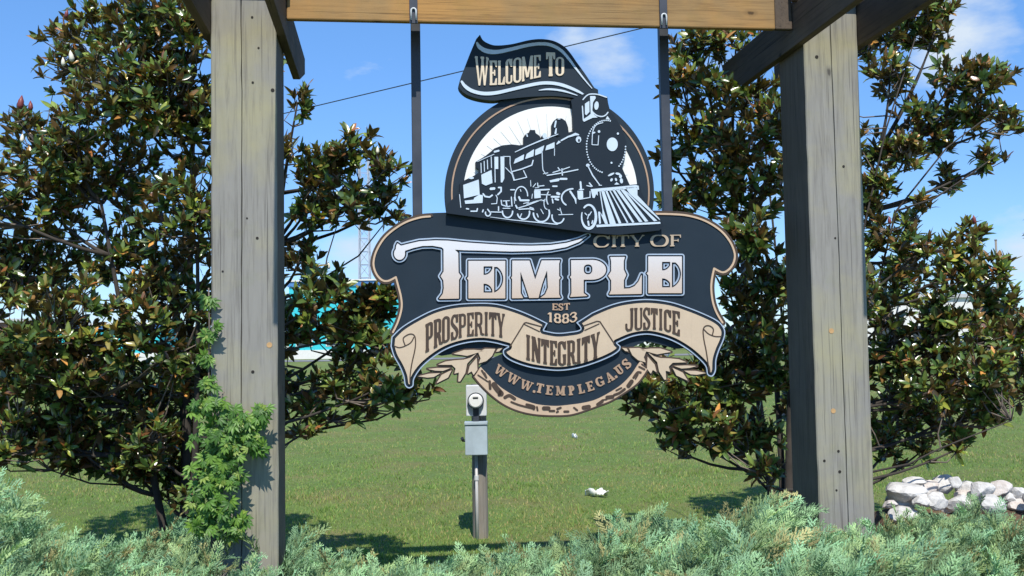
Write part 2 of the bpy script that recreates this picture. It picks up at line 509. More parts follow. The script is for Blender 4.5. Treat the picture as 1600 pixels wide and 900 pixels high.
def contours(f, step):
    x0, y0, x1, y1 = f.bb
    xs = np.arange(x0 - 2 * step, x1 + 3 * step, step); ys = np.arange(y0 - 2 * step, y1 + 3 * step, step)
    X, Y = np.meshgrid(xs, ys)
    D = f(X, Y)
    D[0, :] = D[-1, :] = -1; D[:, 0] = D[:, -1] = -1
    D = np.where(np.abs(D) < 1e-7, 1e-7, D)
    S = D > 0
    code = S[:-1, :-1] * 1 + S[:-1, 1:] * 2 + S[1:, 1:] * 4 + S[1:, :-1] * 8
    jj, ii = np.nonzero((code != 0) & (code != 15))
    nxt = {}
    # edges: 0 top (j,i)-(j,i+1); 1 right; 2 bottom; 3 left ; directed so that the inside stays on one side
    TAB = {1: [(3, 0)], 2: [(0, 1)], 3: [(3, 1)], 4: [(1, 2)], 5: [(3, 0), (1, 2)], 6: [(0, 2)], 7: [(3, 2)], 8: [(2, 3)], 9: [(2, 0)],
           10: [(0, 1), (2, 3)], 11: [(2, 1)], 12: [(1, 3)], 13: [(1, 0)], 14: [(0, 3)]}
    def key(j, i, e):
        return ((j, i, 0), (j, i + 1, 1), (j + 1, i, 0), (j, i, 1))[e]
    for j, i in zip(jj.tolist(), ii.tolist()):
        for a, b in TAB[int(code[j, i])]:
            nxt[key(j, i, a)] = key(j, i, b)
    def pos(k):
        j, i, v = k
        a = D[j, i]
        if v == 0:
            b = D[j, i + 1]; t = a / (a - b); return (xs[i] + t * step, ys[j])
        b = D[j + 1, i]; t = a / (a - b); return (xs[i], ys[j] + t * step)
    loops = []
    while nxt:
        s = next(iter(nxt)); k = s; lp_ = []
        while k in nxt:
            lp_.append(pos(k)); k = nxt.pop(k)
        if len(lp_) > 3:
            P = np.array(lp_)
            # drop nearly collinear / coincident points
            keep = []; tol = step * .06
            last = P[-1]
            for q in range(len(P)):
                p = P[q]; nx = P[(q + 1) % len(P)]
                v = nx - last; L = math.hypot(*v)
                dist = abs(v[0] * (p[1] - last[1]) - v[1] * (p[0] - last[0])) / (L + 1e-9)
                if math.hypot(*(p - last)) < step * .05: continue
                if dist < tol and math.hypot(*(p - last)) < 6 * step and L > 1e-6 and len(P) > 8: continue
                keep.append(p); last = p
            if len(keep) >= 3:
                P = np.array(keep)
                ar = .5 * np.abs(np.dot(P[:, 0], np.roll(P[:, 1], 1)) - np.dot(P[:, 1], np.roll(P[:, 0], 1)))
                if ar > step * step * 1.2: loops.append(P)
    return loops

SIGN_O = (0.0, 0.0, 0.0)
def relief(name, f, w_back, w_front, mat, step=.7, parent=None, mapping=None, label=None, kind=None, bevel_px=0.0):
    """solid plate: the field's outline, from w_back to w_front (front = smaller w, nearer the camera)"""
    loops = contours(f, step)
    if not loops: return None
    if mapping: loops = [np.array([mapping(x, y) for x, y in L]) for L in loops]
    L2 = [np.array([uz(x, y, w_front) for x, y in L]) for L in loops]
    pts = [Vector(p) for L in L2 for p in L.tolist()]
    edges = []; s = 0
    for L in L2:
        m = len(L); edges += [(s + i, s + (i + 1) % m) for i in range(m)]; s += m
    cv, _e, cf, _a, _b, _c = delaunay_2d_cdt(pts, edges, [], 0, 1e-7)
    cv = np.array([(p.x, p.y) for p in cv]); cf = np.array([tuple(f) for f in cf if len(f) == 3])
    cen = cv[cf].mean(1)
    inside = np.zeros(len(cen), bool)
    for L in L2:
        A_, B_ = L, np.roll(L, -1, 0)
        for (ax, ay), (bx, by) in zip(A_, B_):
            if ay != by:
                inside ^= ((ay > cen[:, 1]) != (by > cen[:, 1])) & (cen[:, 0] < (bx - ax) * (cen[:, 1] - ay) / (by - ay) + ax)
    cf = cf[inside]; n = len(cv)
    V = [(p[0] - SIGN_O[0], w_front - SIGN_O[1], p[1] - SIGN_O[2]) for p in cv] + [(p[0] - SIGN_O[0], w_back - SIGN_O[1], p[1] - SIGN_O[2]) for p in cv]
    Fc = []
    for a, b, c in cf.tolist():
        cr = (cv[b][0] - cv[a][0]) * (cv[c][1] - cv[a][1]) - (cv[b][1] - cv[a][1]) * (cv[c][0] - cv[a][0])
        if abs(cr) < 1e-13: continue
        if cr < 0: b, c = c, b
        Fc.append((a, b, c)); Fc.append((c + n, b + n, a + n))
    for L in L2:                                   # side walls
        b0 = len(V); m = len(L)
        for p in L:
            V.append((p[0] - SIGN_O[0], w_front - SIGN_O[1], p[1] - SIGN_O[2])); V.append((p[0] - SIGN_O[0], w_back - SIGN_O[1], p[1] - SIGN_O[2]))
        for i in range(m):
            j = (i + 1) % m
            Fc.append((b0 + 2 * i, b0 + 2 * j, b0 + 2 * j + 1, b0 + 2 * i + 1))
    me = bpy.data.meshes.new(name); me.from_pydata(V, [], Fc); me.update()
    o = link(name, me, mat, parent)
    if label: o['label'] = label
    if kind: o['kind'] = kind
    return o

# ---- alphabet: condensed western slab serif, in a box of height 1 (y up)
def rect(x0, y0, x1, y1): return poly([(x0, y0), (x1, y0), (x1, y1), (x0, y1)])
def rrect(x0, y0, x1, y1, r):
    r = min(r, (x1 - x0) / 2 - 1e-3, (y1 - y0) / 2 - 1e-3)
    def f(X, Y):
        qx = np.abs(X - (x0 + x1) / 2) - ((x1 - x0) / 2 - r); qy = np.abs(Y - (y0 + y1) / 2) - ((y1 - y0) / 2 - r)
        return -(np.hypot(np.maximum(qx, 0), np.maximum(qy, 0)) + np.minimum(np.maximum(qx, qy), 0) - r)
    f.bb = (x0, y0, x1, y1); return f
def glyph(ch, w, s, t, v):
    """w width, s stem, t thin stroke, v serif overhang"""
    def stem(c): return rect(c - s / 2, 0, c + s / 2, 1)
    def ser(c, y, e=None):
        e = v if e is None else e
        return rect(c - s / 2 - e, y, c + s / 2 + e, y + t)
    L = s / 2 + v
    if ch == 'I':
        return U(stem(w / 2), ser(w / 2, 0), ser(w / 2, 1 - t))
    if ch == '1': return U(stem(w / 2), ser(w / 2, 0), poly([(w / 2 - s / 2, 1), (w / 2 - s / 2, .8), (w / 2 - s * 1.4, .76), (w / 2 - s * 1.4, .82)]))
    if ch in 'EF':
        p = [stem(L), ser(L, 0), ser(L, 1 - t), rect(L, 1 - t, w, 1), poly([(w, 1), (w, .72), (w - t * .8, .74), (w - t * 1.6, 1)]), rect(L, .5 - t * .45, w * .78, .5 + t * .45), rect(w * .78 - t * .8, .38, w * .78, .62)]
        if ch == 'E': p += [rect(L, 0, w, t), poly([(w, 0), (w, .28), (w - t * .8, .26), (w - t * 1.6, 0)])]
        return U(*p)
    if ch == 'L': return U(stem(L), ser(L, 0), ser(L, 1 - t), rect(L, 0, w, t), poly([(w, 0), (w, .34), (w - t * .8, .3), (w - t * 1.8, 0)]))
    if ch == 'T': return U(stem(w / 2), ser(w / 2, 0), rect(0, 1 - t, w, 1), poly([(0, 1), (0, .70), (t * .8, .72), (t * 1.6, 1)]), poly([(w, 1), (w, .70), (w - t * .8, .72), (w - t * 1.6, 1)]))
    if ch in 'PR':
        bowl = SUB(rrect(L - s / 2, .42, w * (.97 if ch == 'P' else .92), 1, .26), rrect(L + s / 2, .42 + t, w * (.97 if ch == 'P' else .92) - s * .92, 1 - t, .18))
        p = [stem(L), ser(L, 0), ser(L, 1 - t), bowl]
        if ch == 'R': p.append(stroke([(w * .55, .46), (w * .70, .32), (w * .78, .08), (w, .05)], [s, s * .95, s * .8, t]))
        return U(*p)
    if ch in 'O0': return SUB(rrect(0, 0, w, 1, w / 2), rrect(s, t, w - s, 1 - t, w / 2 - s * .8))
    if ch in 'CG':
        ring = SUB(rrect(0, 0, w, 1, w / 2), rrect(s, t, w - s * .7, 1 - t, w / 2 - s * .8), rect(w * .55, .34, w + .1, .68))
        tick = poly([(w, 1), (w, .66), (w - t, .68), (w - t * 2, .9)])
        if ch == 'C': return U(ring, tick)
        return U(ring, tick, rect(w - s, .05, w, .46), rect(w - s - v, .46 - t, w + v * .4, .46))
    if ch == 'S':
        return U(stroke([(w * .86, .80), (w * .66, .95), (w * .34, .95), (w * .14, .78), (w * .24, .62), (w * .74, .40), (w * .86, .22), (w * .66, .05), (w * .34, .05), (w * .12, .22)],
                        [t, t, t * 1.1, s * .9, s, s * 1.1, s * .95, t, t, t], True), rect(w - t * 1.2, .68, w, 1), rect(0, 0, t * 1.2, .32))
    if ch == 'U': return U(SUB(rrect(v, 0, w - v, 1.6, (w - 2 * v) / 2), rrect(v + s, t, w - v - s * .7, 1.7, (w - 2 * v) / 2 - s), rect(-1, 1, 3, 3)), rect(0, 1 - t, s + 2 * v, 1), rect(w - s * .7 - 2 * v, 1 - t, w, 1))
    if ch == 'J': return U(rect(w - v - s, .18, w - v, 1), rect(w - s - 2 * v, 1 - t, w, 1), stroke([(w - v - s / 2, .22), (w - v - s * .7, .07), (w * .3, .04), (w * .1, .14), (w * .1, .3)], [s, s * .8, t, t, s * .8], False))
    if ch == 'N': return U(rect(v, 0, v + t * 1.1, 1), rect(w - v - t * 1.1, 0, w - v, 1), poly([(v * .6, 1), (v + s * 1.15, 1), (w - v, 0), (w - v - s * 1.15, 0)]), rect(0, 0, 2 * v + t * 1.1, t), rect(w - 2 * v - t * 1.1, 1 - t, w, 1), rect(0, 1 - t, v + t, 1))
    if ch == 'M': return U(rect(v, 0, v + t * 1.1, 1), rect(w - v - s, 0, w - v, 1), poly([(v * .6, 1), (v + s, 1), (w / 2 + t * .4, .12), (w / 2 - s * .55, .12)]), poly([(w - v - s, 1), (w - v, 1), (w / 2 + t * .6, .12), (w / 2 - t * .4, .12)]),
                           rect(0, 0, 2 * v + t * 1.1, t), rect(w - 2 * v - s, 0, w, t), rect(0, 1 - t, v + s * .6, 1), rect(w - v - s * .6, 1 - t, w, 1))
    if ch == 'W': return U(poly([(v * .4, 1), (v * .4 + s, 1), (w * .33 + s * .35, 0), (w * .33 - s * .45, 0)]), poly([(w * .50, 1), (w * .50 + t, 1), (w * .33 + s * .35, 0), (w * .33, 0)]),
                           poly([(w * .44, 1), (w * .44 + s, 1), (w * .70 + s * .35, 0), (w * .70 - s * .45, 0)]), poly([(w - v - t, 1), (w - v, 1), (w * .70 + s * .35, 0), (w * .70, 0)]), rect(0, 1 - t, s + 2 * v, 1), rect(w - t - 2.2 * v, 1 - t, w, 1), rect(w * .40, 1 - t, w * .5 + s, 1))
    if ch == 'Y': return U(rect(w / 2 - s / 2, 0, w / 2 + s / 2, .5), ser(w / 2, 0), poly([(v, 1), (v + s, 1), (w / 2 + s / 2, .42), (w / 2 - s / 2, .42)]), poly([(w - v - t, 1), (w - v, 1), (w / 2 + s / 2, .42), (w / 2 + s * .1, .42)]), rect(0, 1 - t, s + 2 * v, 1), rect(w - t - 2 * v, 1 - t, w, 1))
    if ch == 'A': return U(poly([(w / 2 - t * .6, 1), (w / 2 + s * .4, 1), (w - v * .5, 0), (w - v * .5 - s * 1.15, 0)]), poly([(w / 2 - t * .6, 1), (w / 2 + t * .2, 1), (v + t, 0), (v, 0)]), rect(w * .28, .28, w * .7, .28 + t), rect(0, 0, 2 * v + t, t), rect(w - s - 2 * v, 0, w, t))
    if ch == '8': return SUB(U(rrect(w * .06, .48, w * .94, 1, .3), rrect(0, 0, w, .56, .3)), rrect(w * .06 + s * .9, .56, w * .94 - s * .9, 1 - t, .2), rrect(s, t, w - s, .48, .2))
    if ch == '3': return stroke([(w * .1, .82), (w * .3, .95), (w * .62, .95), (w * .84, .78), (w * .66, .58), (w * .4, .53), (w * .72, .48), (w * .9, .27), (w * .66, .05), (w * .3, .05), (w * .08, .22)], [t, t, t, s * .9, t * 1.2, t, t * 1.2, s, t, t, s * .8], True)
    if ch == '.': return rrect(w / 2 - s * .5, 0, w / 2 + s * .5, s * 1.0, s * .3)
    raise KeyError(ch)

# ================================================================== the welcome sign
SIGN_O = (uz(868, 640, .25)[0], .25, uz(868, 650, .25)[1])
sign = empty('welcome_sign', FRAME_M @ Vector(SIGN_O), 'hanging navy and tan carved welcome sign with a steam locomotive, under the timber beam', 'sign', rot=YAW)

W_PANEL = .215      # face of the main panel
P_border_left = [(700, 337), (672, 338), (655, 340), (630, 349), (604, 368), (589, 390), (583.5, 410), (587, 426), (596, 437), (606, 439), (618.5, 433)]
P_left2 = [(618.5, 433), (622, 446), (626.5, 464), (627.5, 481), (622, 502), (614, 519)]
P_border_right = [(1020, 334), (1050, 334.5), (1076, 337), (1102, 345), (1126, 360), (1141, 378), (1148, 396), (1146.5, 410), (1139, 421), (1129, 425.5), (1116, 419.5)]
P_right2 = [(1116, 419.5), (1112.5, 436), (1111.5, 452), (1114, 472), (1120, 489), (1129, 504)]
L_pts_top = [(611.5, 526), (627.5, 510.7), (652, 495.7), (680, 482.5), (712, 475), (749.5, 472.8), (777.7, 474.6), (806, 482.5), (832, 493), (856, 505)]
notch = [(850, 516), (869, 519.6), (887, 518.6), (906.5, 514.5), (900, 504)]
L_top_r = [(925, 488), (955, 475.5), (981, 469.4), (1013, 467), (1047, 471), (1075, 479.7), (1103, 491), (1122, 501), (1131, 511), (1133.5, 521), (1130.6, 533), (1124, 548), (1119.6, 563), (1118.6, 580), (1113, 588.5), (1105, 585.5), (1102, 572.6), (1090, 559.5), (1073.4, 546), (1052.7, 534), (1030, 526), (1009.6, 523), (987, 526.6), (964.5, 536)]
mid_bot = [(970, 541), (968, 548), (957, 556), (934.5, 566), (906, 575), (878, 579.5), (852, 578.3), (824.6, 573.6), (800, 565), (787.5, 556), (786, 547), (793.7, 541.7)]
L_bot_l = [(776, 537), (755, 534), (731, 536), (706, 542.6), (684, 554), (661, 572.6), (648, 591), (646, 603), (639, 607), (632.5, 602), (630, 588), (624, 573), (615, 557), (610, 541)]
ribbon_outline = np.concatenate([rs(L_pts_top), rs(notch), rs(L_top_r), rs(mid_bot), rs(L_bot_l)])
ribbon = poly(ribbon_outline)
C_out = [(740, 589), (750, 601), (765, 616), (783, 630), (800, 639), (820, 645.5), (842, 649), (868, 650), (892, 648.6), (915, 642), (937, 634), (955, 627), (975, 615), (995, 601), (1006, 588), (1013, 577)]
C_in = [(751, 572), (765, 587), (780, 602), (796, 613), (815, 623), (840, 631), (868, 633.6), (892, 631.5), (910, 629), (930, 624), (950, 614), (970, 601), (985, 586), (995, 571), (1001, 562)]
panel_core = np.concatenate([rs(P_border_left), rs(P_left2), np.array([(630, 540), (690, 556), (742, 548), (788, 552), (756, 566), (746, 578)]), rs(C_out),
                             np.array([(1004, 560), (975, 548), (1010, 533), (1060, 545), (1112, 540)]), rs(P_right2[::-1]), rs(P_border_right[::-1])])
panel_f = U(poly(panel_core), poly([(690, 333.5), (745, 336), (745, 365), (680, 360)]), stroke(np.concatenate([rs(P_border_left), rs(P_left2)]), 10), stroke(np.concatenate([rs(P_border_right), rs(P_right2)]), 10), stroke(C_out, 4, True))
relief('main_panel', panel_f, .262, W_PANEL, M['navy'], 1.0, sign)
bl = stroke(np.concatenate([rs(P_border_left[1:]), rs(P_left2)]), 3.0)
br = stroke(np.concatenate([rs(P_border_right), rs(P_right2)]), 3.0)
relief('border_strip', bl, W_PANEL, W_PANEL - .006, M['tan'], .6, sign)
relief('border_strip', br, W_PANEL, W_PANEL - .006, M['tan'], .6, sign)
for a, b in ((P_border_left[1:], P_left2), (P_border_right, P_right2)):
    full = np.concatenate([rs(a), rs(b)])
    outer = AND(SUB(stroke(full, 9.6), stroke(full, 4.2)), SUB(stroke(full, 12), GROW(poly(panel_core), -.5)))
    relief('border_rim', outer, W_PANEL, W_PANEL - .004, M['rim'], .7, sign)

# ribbon scroll with its three words
relief('scroll_plate', ribbon, W_PANEL, W_PANEL - .022, M['navy_mid'], .8, sign)
relief('scroll_edge', RING(ribbon, -1.9, -.2), W_PANEL - .022, W_PANEL - .026, M['silver'], .5, sign)
W_SC = W_PANEL - .031
fold_gaps = [stroke([(797, 541), (819, 504.5), (822, 503.8), (848, 510.5)], 2.0), stroke([(960, 537), (937.5, 502.5), (933, 501.8), (910, 509.5)], 2.0)]
relief('scroll_face', GROW(ribbon, -6.3), W_PANEL - .022, W_SC, M['cream'], .7, sign)
for pts, w, sm in (([(797, 541), (819, 505), (822, 503.8), (847, 510.5)], 1.9, False), ([(820, 507), (843, 518)], 1.7, False),
                   ([(960, 537), (937.5, 502.5), (933, 501.8), (911, 509.5)], 1.9, False), ([(936, 506), (914, 516)], 1.7, False),
                   ([(617, 541), (624, 543), (633, 540.5), (642, 535), (646.5, 527)], 1.7, True), ([(633, 539.5), (630, 529), (637, 523), (644, 522), (648.3, 526), (649.3, 536), (648, 548), (643.5, 568), (641, 585), (640.5, 597)], 1.9, True),
                   ([(1127, 525.7), (1117, 525.5), (1107, 521.5), (1099.7, 514.4)], 1.7, True), ([(1113, 524), (1114.7, 514.4), (1109, 509.2), (1102, 509.7), (1098.7, 516.3), (1100, 531), (1103.4, 548), (1106, 565), (1108.5, 581)], 1.9, True)):
    relief('fold_line', stroke(pts, w, sm), W_SC, W_SC - .002, M['brown'], .45, sign)

def word(chars, base, top, mat, wf, wb, aspect, s, t, v, step=.022, name='letter'):
    """chars: (char, x_left, x_right) in photo pixels"""
    bx, by = zip(*base); tx, ty = zip(*top)
    wref = float(np.median([(xb - xa) / (np.interp((xa + xb) / 2, bx, by) - np.interp((xa + xb) / 2, tx, ty)) for c_, xa, xb in chars if c_ not in 'IWM1J']))
    for ch, xa, xb in chars:
        if ch == ' ': continue
        h = np.interp((xa + xb) / 2, bx, by) - np.interp((xa + xb) / 2, tx, ty)
        w = (xb - xa) / h
        g = glyph(ch, w, s * wref * (.78 if ch == 'W' else 1), t, v * wref)
        def mp(gx, gy):
            x = xa + gx * h
            yb_ = np.interp(x, bx, by); yt_ = np.interp(x, tx, ty)
            return x, yb_ * (1 - gy) + yt_ * gy
        relief(name, g, wb, wf, mat, step, sign, mp)
B1 = [(664, 551.5), (682, 542.6), (695, 535.5), (710, 530), (721, 527), (735, 525), (759, 524), (775, 525.5), (790, 528.5)]
T1 = [(664, 507), (678, 500), (695, 494.2), (717, 490.5), (744, 487.3), (760, 487.2), (775, 488.2), (790, 490.5)]
word([('P', 664.5, 677), ('R', 677.5, 690.5), ('O', 690.5, 703), ('S', 704.5, 716), ('P', 716.5, 728.5), ('E', 729.5, 740.5), ('R', 741.5, 755), ('I', 755.5, 764), ('T', 764, 776), ('Y', 776, 789)],
     B1, T1, M['brown'], W_SC - .004, W_SC, None, .36, .085, .05)
B2 = [(978, 518), (998, 515.5), (1011, 514.4), (1023, 514.6), (1035, 516), (1047, 519.5), (1063, 525.7)]
T2 = [(978, 482), (990, 481), (1010, 480.6), (1022, 481.3), (1035, 482.5), (1047, 484), (1063, 487)]
word([('J', 977.5, 990), ('U', 991, 1004), ('S', 1005, 1016), ('T', 1017, 1028), ('I', 1028.5, 1036.5), ('C', 1037.5, 1049), ('E', 1050.5, 1062.5)], B2, T2, M['brown'], W_SC - .004, W_SC, None, .36, .09, .05)
B3 = [(820, 561.5), (832, 564), (845, 567.5), (862, 570.5), (880, 571.3), (895, 570), (910, 567), (925, 563), (939, 557.5)]
T3 = [(820, 521.5), (835, 526), (850, 530), (865, 532.4), (880, 533), (895, 531.2), (910, 527.5), (925, 522.5), (939, 517)]
word([('I', 821, 829.5), ('N', 830.5, 845), ('T', 845.5, 858), ('E', 859, 870.5), ('G', 871.5, 884.5), ('R', 886, 899.5), ('I', 900, 908.5), ('T', 909, 922), ('Y', 923, 937.5)], B3, T3, M['brown'], W_SC - .004, W_SC, None, .36, .085, .05)

# EST 1883
word([('E', 863, 871.5), ('S', 872.5, 880), ('T', 881, 890.5)], [(860, 484.5), (877, 485), (893, 483.5)], [(860, 474), (877, 474.5), (893, 473)], M['copper'], W_PANEL - .006, W_PANEL, None, .3, .14, .05, .035)
word([('1', 855.5, 865), ('8', 865.5, 877), ('8', 878, 889.5), ('3', 890.5, 901.5)], [(855, 502.5), (865, 504), (878, 505.5), (890, 504.5), (902, 501.5)], [(855, 487.5), (865, 489), (878, 490.5), (890, 489.5), (902, 486.5)], M['tan'], W_PANEL - .006, W_PANEL, None, .28, .13, .05, .03)
# CITY OF
word([('C', 927, 953), ('I', 956, 963), ('T', 963.5, 983), ('Y', 984, 1007), ('O', 1016, 1045), ('F', 1047, 1064)],
     [(925, 387), (955, 386), (985, 385.3), (1015, 385.3), (1045, 385), (1065, 384.2)], [(925, 368), (955, 367.6), (985, 367.3), (1015, 367), (1045, 366.8), (1065, 366.6)], M['dull_gold'], W_PANEL - .008, W_PANEL, None, .19, .085, .06, .028)

# web address along the crescent
tex = [('W', 782.5, 580, 20), ('W', 802, 592, 20), ('W', 822.5, 602, 20), ('.', 834.5, 612, 3), ('T', 843.5, 606.5, 11.5), ('E', 858.5, 609.5, 11), ('M', 876, 610.5, 15), ('P', 893, 610, 10), ('L', 908, 607.5, 10), ('E', 922, 603.5, 11), ('G', 937, 596.5, 12.5), ('A', 952.5, 589, 13), ('.', 963, 589, 3), ('U', 967.5, 578, 12), ('S', 979, 568.5, 10)]
for ch, cx, cy, wpx in tex:
    ang = math.atan2(cy - 455.0, cx - 876.0) - math.pi / 2     # tangent tilt
    ang = -ang * -1.0
    H_ = 14.8
    w = wpx / H_
    g = glyph(ch, w, .24 if w > .9 else .27, .13, .09)
    ca, sa = math.cos(ang), math.sin(ang)
    def mp(gx, gy, cx=cx, cy=cy, w=w, ca=ca, sa=sa, ch=ch):
        lx = (gx - w / 2) * H_; ly = -(gy - (.12 if ch == '.' else .5)) * H_
        return cx + lx * ca - ly * sa, cy + lx * sa + ly * ca
    relief('letter', g, W_PANEL, W_PANEL - .006, M['copper'], .035, sign, mp)

# TEMPLE
T_face = [(620.5, 382), (626, 384), (640, 380.5), (655, 377), (680, 375.5), (700, 376), (730, 379), (760, 381), (800, 383.5), (830, 384), (860, 383), (885, 379.5), (905, 374), (919, 367.5),
          (905, 378), (885, 386), (860, 390.5), (830, 392.3), (800, 393), (780, 392.5), (750, 391.5), (725, 391), (710.5, 390), (716, 395), (716.5, 426), (720.5, 431.5), (717.2, 437), (717, 466.5),
          (686, 467), (692, 459), (693.5, 450), (692.7, 438), (688.5, 431.5), (693.2, 424), (693, 389), (690, 386.5), (676, 384), (660, 384.3), (646, 387.5), (634, 391.5)]
T_f = U(poly(T_face), ell(624.3, 396.3, 8.6, 9.6), poly([(619, 384), (621, 380), (634, 389), (632, 396), (618, 392)]))
def bump_l(x, y): return poly([(x + 2, y - 6), (x - 3.5, y), (x + 2, y + 6)])
def bump_r(x, y): return poly([(x - 2, y - 6), (x + 3.5, y), (x - 2, y + 6)])
def big_E(x0, x1, yt, yb, cut):
    w = x1 - x0; y_m = (yt + yb) / 2
    body = U(poly([(x0 + 1, yt), (x1, yt), (x1, yb), (x0 + 1, yb)]), bump_l(x0 + 2, y_m - 2))
    b0 = x0 + .42 * w; b1 = x0 + .64 * w
    c1 = AND(poly([(b0, yt + 8.5), (b1 + 1, yt + 8.5), (b1 + 1, y_m - 6), (b0, y_m - 6)]), ell(b0 + 1, yt + 7.5, 13.5, 14.5))
    c2 = AND(poly([(b0, yb - 9), (b1 + 1, yb - 9), (b1 + 1, y_m + 3), (b0, y_m + 3)]), ell(b0 + 1, yb - 8.5, 13.5, 14.5))
    D = AND(ell(b1 - 3, y_m - 1, 21, 22.5), poly([(b1 + 3.6, yt - 3), (x1 + 9, yt - 3), (x1 + 9, yb + 3), (b1 + 3.6, yb + 3)]))
    top = AND(D, poly([(x0, yt + 9.4), (x1 + 9, yt + 9.4), (x1 + 9, yb - 8.6), (x0, yb - 8.6)]))
    return SUB(body, c1, c2, top)
E1 = big_E(731, 789.5, 407.6, 466.2, 0)
E2 = big_E(1012, 1065.5, 400.6, 458, 0)
M_f = SUB(U(poly([(800.5, 407.2), (827.3, 407.2), (836.3, 437), (846.5, 407), (875, 406.8), (873.6, 412), (873.6, 460), (876, 465), (842, 465.4), (800, 466)]), bump_l(802, 434), bump_r(872.5, 434)),
          poly([(813.2, 424), (826.5, 464), (826.8, 466.5), (818, 466.5), (813.6, 458)]), poly([(854.8, 422), (856.2, 450), (852, 460), (843.5, 466), (841.2, 466), (847, 444)]))
P_f = SUB(U(poly([(892.3, 406.6), (925, 406.2), (925, 437), (912, 437), (912, 458), (918, 462.5), (891, 464), (893, 458)]), bump_l(894, 433), ell(925, 421.5, 22, 15.4)), rrect(912.2, 413.2, 925.6, 428.6, 6))
L_f = poly([(953.5, 401.6), (976.5, 401.4), (974.6, 408), (974.6, 421), (978.5, 429.5), (974.8, 438), (974.8, 451), (984, 450.5), (992, 447), (998, 440), (1002.8, 429), (1002.6, 459.2), (952, 460), (955, 454), (955, 438), (950.5, 431), (955, 424), (955, 408)])
faces = [('T', T_f), ('E', E1), ('M', M_f), ('P', P_f), ('L', L_f), ('E', E2)]
z_top = uz(860, 383, W_PANEL)[1] - SIGN_O[2]; z_bot = uz(860, 466, W_PANEL)[1] - SIGN_O[2]
M['fade'] = gradient_paint('white_to_tan_letter_paint', z_bot, z_top, (.55, .42, .32), (.66, .66, .69))
allT = U(*[f for _, f in faces])
relief('letter_outline', RING(allT, 2.2, 4.2), W_PANEL, W_PANEL - .010, M['silver'], .5, sign)
relief('letter_base', GROW(allT, 2.3), W_PANEL, W_PANEL - .006, M['navy_mid'], .7, sign)
for n_, f_ in faces:
    relief('letter', f_, W_PANEL - .006, W_PANEL - .018, M['fade'], .5, sign)

# crescent trim with scrollwork
crescent = poly(np.concatenate([rs(C_in), rs(C_out)[::-1]]), grow=-.8)
relief('crescent_trim', crescent, W_PANEL, W_PANEL - .010, M['tan'], .7, sign)
relief('crescent_rim', stroke(C_out, 2.6, True), W_PANEL, W_PANEL - .013, M['rim'], .6, sign)
inl = []
for pts, w in (([(753, 579), (760, 590), (757, 583)], 3), ([(747, 586), (756, 592), (762, 596)], 2.2), ([(765, 596), (766, 607)], 4.2), ([(772, 601), (776, 607), (783, 615)], 8.5), ([(782, 612), (780, 617)], 5), ([(789, 621), (796, 618), (804, 623)], 5),
               ([(799, 628), (812, 633), (832, 638)], 3), ([(823, 632), (834, 635), (834, 639)], 4), ([(839, 636), (840, 641)], 3), ([(850, 638), (857, 638)], 6.5), ([(859, 642), (866, 642)], 3.5), ([(871, 639), (876, 637)], 3.5), ([(872, 643), (870, 644)], 3), ([(882, 643), (888, 643)], 3.6),
               ([(897, 637), (902, 641)], 3), ([(912, 637), (920, 635.5)], 6.5), ([(934, 632), (941, 627)], 5), ([(941, 625), (948, 624)], 2.4), ([(949, 621), (957, 620)], 6), ([(960, 617), (968, 614), (976, 608)], 4), ([(963, 610), (971, 606)], 2.6),
               ([(982, 603), (987, 596)], 6.5), ([(990, 590), (996, 582), (1001, 582)], 3.6), ([(993, 592), (997, 585)], 2.2), ([(999, 573), (1007, 577)], 3), ([(1003, 569), (1010, 574)], 2.2)):
    relief('scrollwork', stroke(pts, w, len(pts) > 2), W_PANEL - .010, W_PANEL - .0125, M['brown'], .5, sign)

# laurel leaves
leafs = [[(708, 553), (725, 547), (740, 546.5), (757, 548), (745, 551.5), (730, 556), (720, 554.5)],
         [(758, 545), (774, 545), (769, 556), (760, 564), (748, 568), (751, 560), (747, 550)],
         [(775, 550), (778, 545), (785, 544), (780, 549)],
         [(684, 570), (696, 565), (710, 563), (725, 562), (735, 559), (745, 552), (730, 568), (727, 583), (719, 596), (716, 596), (717, 582), (710, 584), (712, 576), (706, 570)],
         [(745, 559), (746, 578), (740, 586), (737, 580), (731, 584), (734, 572)],
         [(668, 576.5), (683, 575), (704, 575), (692, 579.5), (680, 579)],
         [(653, 588), (670, 584), (688, 583), (678, 589), (668, 590)],
         [(682, 599), (690, 586), (706, 578), (700, 590)]]
def mir(p): x = 1757 - p[0]; return (x, p[1] - .035 * (x - 960))
for side in (0, 1):
    ff = [poly([mir(p) for p in L] if side else L) for L in leafs]
    stem_ = [(655, 592), (690, 578), (720, 566), (750, 553), (778, 546)]
    stem_f = stroke([mir(p) for p in stem_] if side else stem_, [2, 3, 4, 5, 3], True)
    relief('laurel_backing', U(GROW(U(*ff), 2.3), stem_f), W_PANEL + .012, W_PANEL - .004, M['rim'], .7, sign)
    for f in ff:
        relief('laurel_leaf', f, W_PANEL - .004, W_PANEL - .014, M['cream'], .6, sign)

